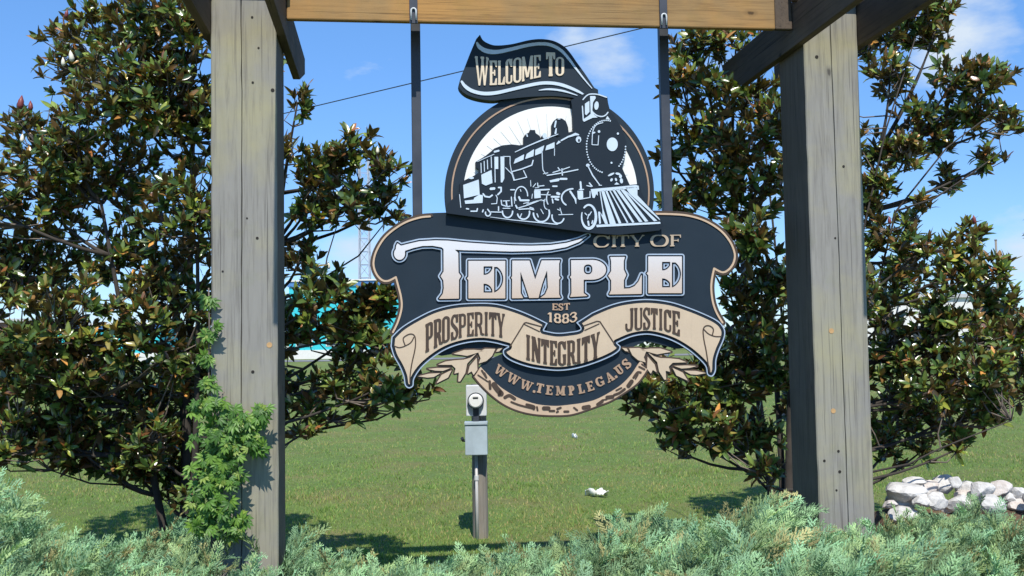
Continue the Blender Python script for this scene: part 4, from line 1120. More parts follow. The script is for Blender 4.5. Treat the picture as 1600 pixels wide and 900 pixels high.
    for v in range(4):
        idx = rest[var == v]
        V, T, C = LV[v]
        a_, b_, c_ = replicate(V, T, C, A[idx], Ts[idx])
        VV.append(a_); TT.append(b_ + off); CC.append(c_); off += len(a_)
    o = link('foliage', np_mesh('foliage', np.concatenate(VV), np.concatenate(TT), np.concatenate(CC), smooth=True), M['magnolia'], root)
    o.matrix_parent_inverse = inv; o['kind'] = 'stuff'
    return root, base

left_blobs = [(230, 30, 75), (150, 60, 55), (90, 60, 28), (300, 50, 60), (200, 140, 85), (110, 110, 45), (125, 190, 40), (260, 160, 80), (60, 235, 50), (30, 190, 24), (110, 260, 60), (60, 310, 70), (180, 270, 80), (310, 200, 70), (300, 330, 80), (50, 420, 75), (190, 390, 70), (270, 430, 70),
              (400, 240, 60), (400, 100, 40), (465, 160, 24), (455, 235, 22), (500, 262, 40), (552, 235, 38), (605, 270, 36), (485, 320, 40), (545, 320, 42), (600, 325, 34), (470, 400, 32), (500, 470, 46), (455, 520, 46), (590, 480, 34), (560, 520, 38), (610, 540, 32),
              (540, 590, 48), (610, 600, 42), (480, 630, 48), (470, 680, 28), (655, 600, 26), (560, 640, 26), (100, 520, 95), (240, 520, 90), (20, 600, 75), (150, 620, 85), (250, 650, 80), (300, 730, 42), (225, 715, 34), (110, 690, 30), (50, 680, 30), (390, 480, 80), (390, 620, 70), (320, 560, 60),
              (-60, 300, 90), (-70, 480, 100), (-60, 620, 70), (-20, 420, 60)]
magnolia('magnolia_tree', (285, 805), 7.1, left_blobs + [(575, 490, 34), (545, 525, 36), (610, 465, 26), (505, 440, 30), (600, 540, 30), (262, 745, 36), (205, 725, 36), (292, 775, 26), (120, 705, 36), (235, 690, 50), (20, 690, 45), (90, 660, 60), (170, 700, 45), (60, 560, 70)], 4200, 'larger magnolia tree with rust brown leaf undersides and white buds, behind the left post', 11,
         [([(285, 790, 7.3), (230, 760, 7.1), (140, 755, 7.0), (80, 735, 6.9), (35, 700, 6.8)], .009), ([(440, 500, 7.3), (480, 450, 7.2), (560, 400, 7.2), (600, 350, 7.2)], .009),
          ([(450, 680, 7.3), (530, 665, 7.1), (590, 655, 7.1), (640, 630, 7.1)], .012), ([(330, 600, 7.3), (450, 480, 7.3), (520, 440, 7.3)], .011)])
right_blobs = [(1090, 75, 40), (1150, 70, 42), (1065, 130, 32), (1110, 150, 45), (1170, 150, 50), (1085, 210, 40), (1150, 230, 50), (1200, 200, 40), (1110, 290, 48), (1180, 300, 50), (1045, 240, 22), (1050, 310, 26), (1170, 370, 46), (1195, 440, 50), (1150, 450, 35), (1170, 510, 50), (1210, 560, 55), (1150, 590, 50),
               (1100, 600, 42), (1040, 600, 38), (1000, 625, 24), (1060, 650, 40), (1120, 670, 45), (1180, 680, 42), (1055, 700, 18), (1190, 740, 26), (1280, 250, 80), (1290, 450, 80), (1290, 620, 70), (1420, 30, 50), (1470, 20, 24), (1370, 60, 40), (1390, 120, 36), (1460, 60, 24), (1430, 170, 30), (1490, 120, 34), (1540, 125, 34),
               (1575, 115, 16), (1570, 190, 26), (1515, 180, 40), (1460, 215, 36), (1420, 240, 30), (1380, 230, 34), (1370, 290, 30), (1480, 280, 22), (1550, 250, 22), (1440, 325, 22), (1380, 360, 40), (1440, 390, 42), (1515, 370, 24), (1500, 420, 44), (1555, 420, 26), (1400, 450, 56), (1470, 490, 36), (1560, 480, 40),
               (1590, 520, 30), (1390, 550, 55), (1450, 590, 60), (1530, 580, 52), (1590, 600, 40), (1400, 650, 55), (1470, 660, 46), (1540, 640, 34), (1385, 705, 26), (1440, 705, 18), (1500, 700, 12)]
magnolia('magnolia_tree', (1225, 800), 7.5, right_blobs + [(1500, 505, 34), (1460, 530, 36), (1550, 530, 36), (1380, 500, 36), (1590, 560, 30)], 2900, 'airier magnolia tree with open branches against the sky, behind the right post', 23,
         [([(1225, 790, 7.5), (1180, 745, 7.3), (1130, 715, 7.2), (1070, 680, 7.1), (1000, 640, 7.0), (978, 628, 7.0)], .011), ([(1225, 780, 7.5), (1350, 740, 7.2), (1420, 725, 7.1), (1470, 700, 7.1), (1580, 657, 7.0)], .011),
          ([(1300, 600, 7.5), (1370, 450, 7.4), (1400, 330, 7.3), (1480, 230, 7.3), (1560, 170, 7.3)], .010), ([(1300, 600, 7.5), (1340, 400, 7.4), (1385, 200, 7.4), (1430, 60, 7.4)], .010), ([(1400, 330, 7.3), (1460, 310, 7.3), (1520, 270, 7.3), (1560, 240, 7.3)], .009), ([(1240, 700, 7.5), (1215, 420, 7.5), (1190, 180, 7.5), (1150, 60, 7.5)], .011)])

# flower buds of the magnolias: white candles standing on the shoots (parts of the trees)
trees = [o for o in bpy.data.objects if o.name.startswith('magnolia_tree')]
def bud(px, py, d, h_px, tree, col='bud'):
    p = at_depth(px, py, d); h = h_px / F * d
    m = MB().tube([(0, 0, 0), (0, 0, h * .25), (0, 0, h * .6), (0, 0, h)], [h * .12, h * .24, h * .2, .002], 7)
    o = link('flower_bud', m.mesh('flower_bud', smooth=True), M[col], tree)
    o.matrix_parent_inverse = Matrix.Translation(-tree.location)
    o.location = p; o.rotation_euler = (random.uniform(-.2, .2), random.uniform(-.2, .2), 0)
M['bud'] = paint('cream_petals', (.78, .76, .62), .5, .05)
M['red_bud'] = paint('red_new_growth', (.22, .05, .05), .5, .2)
for a in ((191, 82, 6.55, 18), (113, 96, 6.55, 18), (99, 103, 6.6, 14), (34, 222, 6.55, 14), (590, 240, 6.6, 12), (514, 420, 6.6, 12)): bud(*a, trees[0])
for a in ((31, 170, 6.6, 22), (48, 172, 6.6, 16), (103, 28, 6.6, 14)): bud(*a, trees[0], 'red_bud')
for a in ((1390, 350, 6.9, 12), (1523, 350, 6.9, 14)): bud(*a, trees[1], 'red_bud')

# ================================================================== junipers
def plume(seed):
    r = np.random.default_rng(seed)
    V, T, C = [], [], []
    def blade(p, d, L, w, c):
        d = d / np.linalg.norm(d)
        s = np.cross(d, (0, 0, 1.) if r.random() < .6 else (1., 0, 0)); s /= np.linalg.norm(s) + 1e-9
        b = len(V); V.extend([p - s * w, p + s * w, p + d * L]); T.append((b, b + 1, b + 2)); C.extend([c * .8, c * .8, c * 1.2])
    bend = r.uniform(-.1, .25)
    def axis(t): return np.array([bend * t * t * .6, t, .25 * t * (1 - t) - .12 * t * t])
    one = np.ones(3)
    n = 13
    for i in range(n):
        t = .06 + .92 * i / n
        p = axis(t); dv = axis(t + .03) - p; dv /= np.linalg.norm(dv)
        for sgn in (-1, 1):
            side = np.array([sgn * .75, 0, r.uniform(-.25, .55)])
            td = dv * 1.0 + side; td /= np.linalg.norm(td)
            L = (.36 * (1 - t) + .09) * r.uniform(.7, 1.2)
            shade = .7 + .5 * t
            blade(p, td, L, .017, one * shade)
            for q in (.36, .6, .82):
                for s2 in (-1, 1):
                    pp = p + td * L * q
                    d2 = td + np.array([s2 * .55, .15, r.uniform(-.3, .5)])
                    blade(pp, d2, L * r.uniform(.26, .42), .014, one * shade * r.uniform(.85, 1.2))
    blade(axis(.9), axis(1.) - axis(.9), .16, .014, one * 1.25)
    return np.array(V), np.array(T), np.array(C)
PL = [plume(s) for s in range(6)]
def canopy_h(x, y):
    """top of the juniper mass over the bed, metres"""
    px = 800 + F * x / np.maximum(y, .5)
    h = np.interp(px, [-200, 0, 60, 130, 250, 340, 430, 480, 560, 700, 840, 960, 1100, 1230, 1330, 1450, 1600, 1900], [.84, .80, .66, .61, .60, .57, .53, .38, .34, .38, .46, .52, .58, .64, .58, .50, .58, .62])
    edge = np.clip((7.0 - y) / 1.0, 0.3, 1) ** .5 * (1 + .26 * np.clip((6.0 - y) / .5, 0, 1))
    return h * (1 + .12 * np.sin(x * 3.3 + y * 2.1) + .1 * np.sin(x * 7.1 - y * 3.7)) * edge
N = 9600
y = 3.0 + 3.75 * rng.random(N * 2) ** .85
x = (rng.random(N * 2) * 2 - 1) * (y * .56 + .5)
far_edge = 6.45 + .25 * np.sin(x * 2.3) + np.where(x > 2.9, .5, 0)
ok = (y < far_edge)
x, y = x[ok][:N], y[ok][:N]; N = len(x)
# keep the plumes out of the two posts
hh = canopy_h(x, y)
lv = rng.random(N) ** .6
clump = .5 + .5 * np.sin(x * 2.1 + 1.3 * np.sin(y * 2.7)) * np.sin(y * 3.1 + 1.1 * np.sin(x * 1.9))
z = ground_z(x, y) + hh * (.25 + .6 * lv) * (.82 + .25 * clump)
az = rng.normal(.35, 1.15, N) + np.where(x < -2.3, -.4, 0)       # mostly leaning to the right and the front
el = np.radians(rng.uniform(12, 72, N))
D_ = np.stack([np.cos(el) * np.cos(az - .7), -np.abs(np.cos(el) * np.sin(az)) * .55 + .15 * rng.normal(size=N), np.sin(el)], 1)
back = rng.random(N) < .3; D_[back, 1] *= -1
Zv = np.stack([rng.normal(0, .35, N), rng.normal(-.4, .35, N), np.ones(N)], 1)
P_ = np.stack([x, y, z], 1)
Ls = rng.uniform(.12, .25, N)
tip = P_ + D_ / np.linalg.norm(D_, axis=1, keepdims=True) * Ls[:, None]
def in_post(p):
    u = p @ np.array(R_AX); w = p @ np.array(N_AX) - DIST
    return ((w > -.03) & (w < PD + .03)) & (((u > LP0 - .03) & (u < LP1 + .03)) | ((u > RP0 - .03) & (u < RP1 + .03)))
keep = ~(in_post(P_) | in_post(tip) | in_post((P_ + tip) / 2))
tb = np.array([(.30, .47, .245), (.27, .45, .26), (.34, .46, .21), (.17, .26, .13), (.35, .33, .15)])
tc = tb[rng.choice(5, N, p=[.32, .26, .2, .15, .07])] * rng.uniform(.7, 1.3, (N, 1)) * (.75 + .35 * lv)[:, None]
var = rng.integers(0, 6, N)
VV, TT, CC, off = [], [], [], 0
for v in range(6):
    idx = np.nonzero((var == v) & keep)[0]
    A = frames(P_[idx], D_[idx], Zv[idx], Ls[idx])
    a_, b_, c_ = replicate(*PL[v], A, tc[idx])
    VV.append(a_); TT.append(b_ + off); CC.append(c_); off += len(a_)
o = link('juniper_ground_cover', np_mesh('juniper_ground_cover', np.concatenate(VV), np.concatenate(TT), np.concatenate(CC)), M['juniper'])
props(o, 'blue green feathery junipers filling the bed in front of the posts', 'ground cover', kind='stuff')

# ================================================================== lawn grass blades
NB = 260000
yy = 6.0 / (1 - rng.random(NB) * (1 - 6.0 / 38.0))
xx = (rng.random(NB) * 2 - 1) * (yy * .54 + .5)
okg = ~((yy < far(np.clip(xx, -7, 7)) + rng.normal(0, .1, NB)))
xx, yy = xx[okg], yy[okg]; n = len(xx)
cx = np.sin(xx * 3.1 + np.sin(yy * 2.2)) * np.sin(yy * 2.7 + np.sin(xx * 1.7))
gz = ground_z(xx, yy)
tuft = (np.sin(xx * 5.3 + 2 * np.sin(yy * 3.9)) * np.sin(yy * 6.1 + 1.5 * np.sin(xx * 4.7)) > .72)
hgt = rng.uniform(.012, .034, n) * (1 + .35 * cx) * (1 + .9 * tuft); wdt = rng.uniform(.0022, .0042, n) * (1 + yy / 18)
a = rng.uniform(0, 6.28, n); ln = rng.uniform(.2, .9, n) * hgt
base_ = np.stack([xx, yy, gz - .004], 1)
side = np.stack([np.cos(a), np.sin(a), np.zeros(n)], 1) * wdt[:, None]
b2 = rng.uniform(0, 6.28, n)
tipv = base_ + np.stack([np.cos(b2) * ln, np.sin(b2) * ln, hgt], 1)
Vg = np.stack([base_ - side, base_ + side, tipv], 1).reshape(-1, 3)
Tg = np.arange(n * 3).reshape(-1, 3)
gp = np.array([(.18, .32, .07), (.25, .38, .09), (.31, .42, .11), (.41, .42, .14), (.47, .39, .18)])
gc = gp[np.clip(rng.choice(5, n, p=[.25, .33, .24, .12, .06]) + (cx > .62) * (rng.random(n) < .35) + (np.sin(xx * .9 + 2 * np.sin(yy * .55)) * np.sin(yy * 1.15 + np.sin(xx * .7)) > .35) * (rng.random(n) < .5) * 2, 0, 4)] * rng.uniform(.8, 1.2, (n, 1))
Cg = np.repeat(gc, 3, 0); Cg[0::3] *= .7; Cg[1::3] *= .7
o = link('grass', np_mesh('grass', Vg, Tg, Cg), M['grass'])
props(o, 'short mown green lawn grass with dry tan patches', 'grass', kind='stuff')

# ================================================================== creeper on the left post
cr_o = FRAME_M @ Vector((LP0 + .04, -.03, 0))
creeper = empty('creeper_vine', cr_o, 'bright green five-leaved creeper climbing the foot of the left post', 'vine')
def leaflet5(seed):
    r = np.random.default_rng(seed); V, T, C = [], [], []
    for k, a in enumerate((-72, -36, 0, 36, 72)):
        a = math.radians(a + r.uniform(-6, 6)); L = (1.0, .92, .7)[abs(k - 2)] ; wv = .17 * L
        dx, dy = math.sin(a), math.cos(a); sx, sy = dy, -dx
        z0 = -.12 * L
        b = len(V)
        pts = [(0, 0, 0), (dx * .3 * L - sx * wv * .7, dy * .3 * L - sy * wv * .7, .03), (dx * .62 * L - sx * wv, dy * .62 * L - sy * wv, .0), (dx * L, dy * L, z0 * 2), (dx * .62 * L + sx * wv, dy * .62 * L + sy * wv, .0), (dx * .3 * L + sx * wv * .7, dy * .3 * L + sy * wv * .7, .03), (dx * .5 * L, dy * .5 * L, -.04)]
        V += pts; T += [(b, b + 1, b + 6), (b + 1, b + 2, b + 6), (b + 2, b + 3, b + 6), (b + 3, b + 4, b + 6), (b + 4, b + 5, b + 6), (b + 5, b, b + 6)]
        C += [(.8,) * 3] * 6 + [(1.3,) * 3]
    return np.array(V, float), np.array(T), np.array(C, float)
cl_blobs = [(338, 640, 22, 5), (372, 655, 20, 6), (402, 655, 15, 5), (330, 690, 30, 10), (360, 690, 28, 9), (395, 690, 18, 6), (325, 735, 30, 9), (355, 740, 26, 8), (320, 780, 24, 7), (345, 790, 20, 6), (318, 820, 18, 5), (365, 825, 16, 4), (350, 828, 14, 3), (328, 600, 12, 3),
            (322, 560, 10, 2.4), (326, 520, 9, 2.2), (325, 470, 8, 2), (341, 510, 6, .7), (312, 640, 16, 4), (410, 640, 9, 3), (376, 815, 12, 2.5), (408, 700, 8, 2)]
wsum = sum(b[3] for b in cl_blobs)
cmesh = []
for v in range(10):
    V, T, C = leaflet5(v)
    tn = np.array([(.11, .23, .035), (.085, .19, .035), (.16, .29, .045), (.07, .155, .03), (.22, .31, .055)][v % 5])
    me = np_mesh('creeper_leaf', V, T, C * tn); me.materials.append(M['creeper']); cmesh.append(me)
stems = MB(); inv = Matrix.Translation(-creeper.location); cr_extra = []
cnt = 0
for (px, py, pr, wgt) in cl_blobs:
    k = int(round(290 * wgt / wsum))
    for i in range(int(k * 2.3)):
        a = random.uniform(0, 6.28); q = random.random() ** .5 * pr
        d = 5.27 - random.uniform(0, .11) * min(1, pr / 20)
        if px < 332 and py < 620: d = 5.28
        p = at_depth(px + q * math.cos(a), py + q * math.sin(a) * .95, d)
        u_ = Vector((random.gauss(0, .6), -random.uniform(0, .5), random.gauss(-.5, .5))).normalized()
        nrm = Vector((random.gauss(0, .35), -1, random.uniform(.1, 1.0)))
        A = frames(np.array([tuple(p)]), np.array([tuple(u_)]), np.array([tuple(nrm)]), np.array([random.uniform(.030, .056)]))[0]
        if i >= k:
            cr_extra.append(A); continue
        o = bpy.data.objects.new('leaf', random.choice(cmesh)); o.parent = creeper; o.matrix_parent_inverse = inv; o.matrix_basis = Matrix(A.tolist()); COL.objects.link(o); cnt += 1
V, T, C = leaflet5(3)
ctn = np.array([(.11, .23, .035), (.085, .19, .035), (.16, .29, .045), (.07, .155, .03)])[rng.integers(0, 4, len(cr_extra))]
a_, b_, c_ = replicate(V, T, C, np.array(cr_extra), ctn)
o = link('foliage', np_mesh('foliage', a_, b_, c_), M['creeper'], creeper); o.matrix_parent_inverse = inv; o['kind'] = 'stuff'
for path in ([(335, 900), (328, 820), (322, 740), (330, 660), (326, 580), (327, 500), (326, 450)], [(322, 760), (345, 700), (375, 670), (405, 650), (412, 638)], [(330, 850), (350, 830), (375, 815), (384, 806)], [(325, 740), (350, 720), (385, 705), (408, 700)], [(330, 660), (342, 630), (350, 612)]):
    stems.tube([at_depth(px, py, 5.285) for px, py in path], .004, 5)
o = link('vine_stems', stems.mesh('vine_stems', smooth=True), M['twig'], creeper); o.matrix_parent_inverse = inv

# ================================================================== electricity meter post
md = 9.0
mp0 = at_depth(749, 850, md); mz = float(ground_z(mp0.x, md))
meter = empty('meter_post', Vector((mp0.x, md, mz)), 'short timber post with a round electric meter and grey switch box on the lawn', 'meter post')
def zat(py, px=746): return at_depth(px, py, md).z - mz
def xat(px, py=700): return at_depth(px, py, md).x - mp0.x
M['old_post'] = wood('old_post_timber', (.26, .24, .21), (.10, .085, .07), (.29, .25, .20), 'z')
r_p = (xat(761) - xat(737)) / 2
cxp = (xat(761) + xat(737)) / 2
m = MB().tube([(cxp, 0, -.15), (cxp, 0, .5), (cxp, 0, 1.0), (cxp, 0, zat(600))], [r_p * 1.03, r_p, r_p * .97, r_p * .95], 16)
link('post', m.mesh('post', smooth=False), M['old_post'], meter)
fy = -r_p
m = MB().box(xat(730.5), xat(762), fy - .09, fy + .02, zat(648), zat(601))
link('meter_socket', m.mesh('meter_socket', bevel=.006), M['galv_light'], meter)
cxm, czm = xat(745.5), zat(624.5)
rm = (xat(757) - xat(734)) / 2
ms = link('meter', MB().tube([(cxm, fy - .09, czm), (cxm, fy - .125, czm)], rm * 1.1, 24).mesh('meter'), M['glass_black'], meter)
link('meter_face', MB().tube([(cxm, fy - .125, czm), (cxm, fy - .15, czm), (cxm, fy - .158, czm)], [rm * .96, rm * .93, rm * .78], 24).mesh('meter_face'), M['white'], ms)
link('meter_display', MB().box(cxm - rm * .35, cxm + rm * .35, fy - .160, fy - .157, czm + rm * .28, czm + rm * .52).mesh('meter_display'), M['glass_black'], ms)
m = MB().box(xat(741), xat(750), fy - .095, fy - .06, zat(657), zat(634))
link('meter_hub', m.mesh('meter_hub', bevel=.004), M['steel'], meter)
m = MB().tube([(xat(745), fy - .045, zat(658)), (xat(745), fy - .045, zat(647))], .022, 10)
link('conduit', m.mesh('conduit'), M['galv'], meter)
m = MB().box(xat(728.5), xat(762.5), fy - .135, fy + .0, zat(707.5), zat(658))
sb = link('switch_box', m.mesh('switch_box', bevel=.006), M['galv'], meter)
m = MB().box(xat(727.8), xat(763), fy - .145, fy - .02, zat(661), zat(656.5))
link('lid', m.mesh('lid', bevel=.003), M['galv'], sb)
m = MB().tube([(xat(729), fy - .07, zat(686)), (xat(725), fy - .07, zat(686)), (xat(723.5), fy - .09, zat(682))], [.012, .012, .016], 8)
link('lever', m.mesh('lever'), M['glass_black'], sb)
m = MB().tube([(xat(744.5), fy - .03, zat(709)), (xat(744.5), fy - .03, -.1)], .0135, 10)
link('conduit', m.mesh('conduit', smooth=True), M['plastic_white'], meter)
m = MB().tube([(xat(744.5), fy - .03, zat(748)), (xat(744.5), fy - .03, zat(741))], .019, 10)
link('coupling', m.mesh('coupling'), M['galv_light'], meter)

# ================================================================== stones at the right
def rock_mesh(seed, sx, sy, sz):
    r = np.random.default_rng(seed)
    bm = bmesh.new(); bmesh.ops.create_icosphere(bm, subdivisions=3, radius=1.0)
    pl = r.normal(size=(11, 3)); pl /= np.linalg.norm(pl, axis=1, keepdims=True); dd = r.uniform(.58, .9, 11)
    for v in bm.verts:
        p = np.array(v.co)
        for n_, d_ in zip(pl, dd):
            k = p @ n_
            if k > d_: p = p - n_ * (k - d_) * .92
        p = p * (1 + .04 * math.sin(9 * p[0] + seed) * math.sin(8 * p[1]) + r.normal(0, .012))
        v.co = Vector((p[0] * sx, p[1] * sy, p[2] * sz))
    me = bpy.data.meshes.new('rock'); bm.to_mesh(me); bm.free(); return me
def stone_mat(name, c0, c1, c2):
    m, nt, b = new_mat(name)
    co = nd(nt, 'ShaderNodeTexCoord').outputs['Object']
    n = tex_noise(nt, co, 9, 7, .65, None, .4); n2 = tex_noise(nt, co, 45, 4, .7)
    c = ramp(nt, n, [(.3, c0), (.5, c1), (.72, c2)])
    c = mixrgb(nt, ramp(nt, n2, [(.55, 0), (.72, .35)]), c, tuple(q * .4 for q in c0))
    nt.links.new(c, b.inputs['Base Color']); b.inputs['Roughness'].default_value = .85
    bump(nt, b, n2, .6, .012)
    return m
M['stone'] = stone_mat('white_quartz', (.40, .39, .37), (.60, .59, .57), (.76, .75, .72))
M['stone_pink'] = stone_mat('pinkish_quartz', (.42, .37, .34), (.60, .55, .51), (.74, .70, .66))
SD = 7.15
rocks = [(1412, 770, 34, 14, 0, 'largest pale blue grey stone at the left end of the heap, slab shaped'), (1430, 752, 18, 6, 0, 'thin flat white stone lying on top of the largest slab stone'), (1450, 763, 18, 11, 1, 'pinkish white stone right of the largest slab stone'),
         (1440, 782, 15, 10, 0, 'shaded grey stone tucked under the slab stone'), (1416, 787, 15, 8, 0, 'small white wedge stone below the slab stone'), (1391, 789, 12, 6, 1, 'small pink flat stone at the heap left edge by the post'),
         (1410, 805, 24, 12, 0, 'low grey white stone at the heap foot in the juniper'), (1474, 756, 17, 13, 0, 'tall rounded white stone that peaks above the heap'), (1493, 753, 9, 10, 0, 'narrow upright white stone leaning on the peak stone'),
         (1508, 764, 14, 12, 0, 'rough white stone just past the peak stone'), (1533, 764, 20, 11, 0, 'broad chalky stone in the middle of the right part of the heap'), (1562, 764, 20, 11, 1, 'long grey topped stone with a dark face towards the right'),
         (1590, 772, 17, 12, 0, 'bluish stone at the right edge of the photo'), (1462, 784, 16, 12, 0, 'stone half hidden by juniper under the peak stone'), (1500, 786, 22, 13, 0, 'low stone half hidden by juniper right of the centre of the heap'),
         (1550, 788, 24, 13, 0, 'low stone half hidden by juniper below the grey topped stone'), (1620, 778, 18, 12, 0, 'end stone cut by the right edge')]
for i, (px, py, a_, b_, k, lab) in enumerate(rocks):
    dd = SD + (.06 * ((i * 7) % 5 - 2)) + (0.12 if py < 775 else -.08)
    p = at_depth(px, py, dd); s = dd / F
    me = rock_mesh(40 + i, a_ * s * 1.16, a_ * s * random.uniform(.8, 1.05), b_ * s * 1.22)
    # a heap: carry every stone down to what it rests on
    o = link('stone', me, M['stone_pink'] if k else M['stone'])
    o.location = p; o.rotation_euler = (random.uniform(-.12, .12), random.uniform(-.15, .15), random.uniform(-.5, .5))
    props(o, lab, 'stone', 'white stones heaped at the right end of the bed')
r_ = random.Random(4)
for i in range(16):                                   # the stones the heap is built on
    px = 1400 + i * 16 + r_.uniform(-5, 5); py = r_.choice((779, 792, 776)); dd = SD + r_.uniform(.02, .22)
    p = at_depth(px, py, dd); s_ = dd / F; a_ = r_.uniform(13, 19)
    o = link('stone', rock_mesh(90 + i, a_ * s_, a_ * s_ * .9, a_ * s_ * .7), M['stone_pink'] if i % 5 == 2 else M['stone'])
    o.location = p; o.rotation_euler = (r_.uniform(-.3, .3), r_.uniform(-.3, .3), r_.uniform(-1, 1))
    props(o, 'plain pale stone wedged low in the heap, mostly covered by the stones above it', 'stone', 'white stones heaped at the right end of the bed')
# earth bank under the stones
Vb, Fb = [], []
nu, nvv = 40, 14
c0 = at_depth(1385, 790, SD).x; c1 = at_depth(1750, 790, SD).x
for i in range(nu):
    for j in range(nvv):
        X_ = c0 - .25 + (c1 - c0 + .5) * i / (nu - 1); Y_ = SD - .75 + 1.7 * j / (nvv - 1)
        e = max(0.0, math.sin(math.pi * j / (nvv - 1))) ** 1.2 * min(1, i / 5, (nu - 1 - i) / 4)
        Vb.append((X_, Y_, float(ground_z(X_, Y_)) - .03 + .50 * e + .02 * math.sin(X_ * 17) * e * math.sin(Y_ * 13)))
for i in range(nu - 1):
    for j in range(nvv - 1):
        a = i * nvv + j; Fb.append((a, a + nvv, a + nvv + 1, a + 1))
link('earth_bank', np_mesh('earth_bank', Vb, Fb, smooth=True), M['mulch'])['kind'] = 'structure'

# litter on the lawn
def ground_hit(px, py):
    v = ray(px, py)
    lo, hi = 3.0, 200.0
    for _ in range(60):
        t = (lo + hi) / 2
        zz = CAM_H + v.z / v.y * t
        if zz > float(ground_z(0, t)): lo = t
        else: hi = t
    return Vector((v.x / v.y * lo, lo, float(ground_z(0, lo))))
def litter(px0, px1, py, name, label, seed):
    a = ground_hit(px0, py); b = ground_hit(px1, py + 3); r = np.random.default_rng(seed)
    n = 16; V = []; Fc = []
    for i in range(n):
        t = i / (n - 1); c = a.lerp(b, t); wd = .05 * (.5 + math.sin(math.pi * min(1, t * 1.1)) * .6 * (1 if abs(t - .55) > .12 else .35))
        for j in range(5):
            s = (j / 4 - .5) * 2
            V.append((c.x - a.x + r.normal(0, .004), c.y - a.y + s * wd + r.normal(0, .006), .035 + .035 * math.sin(t * 7 + j) * r.uniform(.5, 1) + .02 * math.cos(j * 2.2)))
    for i in range(n - 1):
        for j in range(4):
            q = i * 5 + j; Fc.append((q, q + 5, q + 6, q + 1))
    o = link(name, np_mesh(name, V, Fc), M['white']); o.location = a + Vector((0, 0, .005))
    so = o.modifiers.new('thickness', 'SOLIDIFY'); so.thickness = .002
    props(o, label, 'litter')
litter(915, 951, 775, 'crumpled_paper', 'crumpled white strip of paper lying on the lawn right of the meter post', 1)
litter(894, 902, 684, 'paper_scrap', 'tiny white paper scrap on the lawn just under the sign', 2)

# ================================================================== far buildings, mast, wires, pine
def far_building(name, px0, px1, top_py, d, depth_m, wallm, label, parts):
    a = at_depth(px0, 540, d); b = at_depth(px1, 540, d); gz_ = float(ground_z(0, d))
    H = at_depth((px0 + px1) / 2, top_py, d).z - gz_
    W = b.x - a.x
    root = empty(name, Vector((a.x, d, gz_)), label, 'building')
    parts(root, W, H, depth_m, wallm)
    return root
M['teal'] = paint('teal_siding', (.04, .55, .62), .5, .08)
M['bluewall'] = paint('blue_fascia', (.08, .22, .48), .5, .08)
M['pale'] = paint('pale_wall', (.70, .69, .66), .7, .06)
M['roof_grey'] = paint('grey_roof', (.48, .48, .48), .7, .1)
M['window'] = paint('dark_window', (.03, .04, .05), .15, .1)
M['brick'] = paint('red_brick', (.22, .12, .10), .85, .2)
M['tanwall'] = paint('tan_block_wall', (.45, .36, .28), .8, .1)
def shop(root, W, H, Dp, wm):
    link('wall', MB().box(0, W, 0, Dp, -.3, H).mesh('wall'), wm, root)
    link('plinth', MB().box(-.03, W + .03, -.04, Dp + .03, -.3, .8).mesh('plinth'), M['pale'], root)
    link('fascia', MB().box(-.1, W + .1, -.15, Dp + .1, H + .002, H + .45).mesh('fascia'), M['bluewall'], root)
    link('roof', MB().box(-.2, W + .2, -.25, Dp + .2, H + .455, H + .60).mesh('roof'), M['pale'], root)
    n = max(2, int(W / 2.6))
    for i in range(n):
        x0 = W * (i + .22) / n; x1 = W * (i + .78) / n
        w_ = link('window', MB().box(x0, x1, -.05, .02, 1.1, min(H - .7, 2.5)).mesh('window'), M['pale'], root)
        link('pane', MB().box(x0 + .08, x1 - .08, -.07, -.052, 1.18, min(H - .78, 2.42)).mesh('pane'), M['window'], w_)
    for i in range(int(W / .9)):
        link('siding_rib', MB().box(.9 * i + .4, .9 * i + .46, -.03, -.001, .85, H - .02).mesh('siding_rib'), wm, root)
def white_house(root, W, H, Dp, wm):
    link('wall', MB().box(0, W, 0, Dp, -.3, H).mesh('wall'), wm, root)
    link('roof', MB().prism([(-.3, H + .003), (W + .3, H + .003), (W + .1, H + .35), (-.1, H + .35)], -.3, Dp + .3).mesh('roof'), M['roof_grey'], root)
    for i in range(3):
        x0 = W * (.12 + .3 * i)
        if i == 1:
            dr = link('door', MB().box(x0, x0 + 1.0, -.05, .02, 0, 2.1).mesh('door'), M['window'], root)
            continue
        w_ = link('window', MB().box(x0, x0 + 1.2, -.05, .02, .9, 2.1).mesh('window'), M['pale'], root)
        link('pane', MB().box(x0 + .08, x0 + 1.12, -.07, -.052, .98, 2.02).mesh('pane'), M['window'], w_)
    link('side_bay', MB().box(W + .003, W + 1.6, .4, Dp - .4, -.3, H * .8).mesh('side_bay'), M['brick'], root)
far_building('teal_shop', 452, 640, 447, 92, 9, M['teal'], 'bright teal flat-roofed shop seen between the left tree and the sign', shop)
far_building('white_building', 1355, 1527, 466, 95, 8, M['pale'], 'white low building with a brick side bay beyond the right tree', white_house)
far_building('brick_building', -160, 62, 505, 98, 8, M['brick'], 'low red brick building hidden behind the left edge of the big tree', white_house)
far_building('teal_annex', 90, 250, 515, 96, 7, M['teal'], 'low teal annex glimpsed through the big left tree', shop)

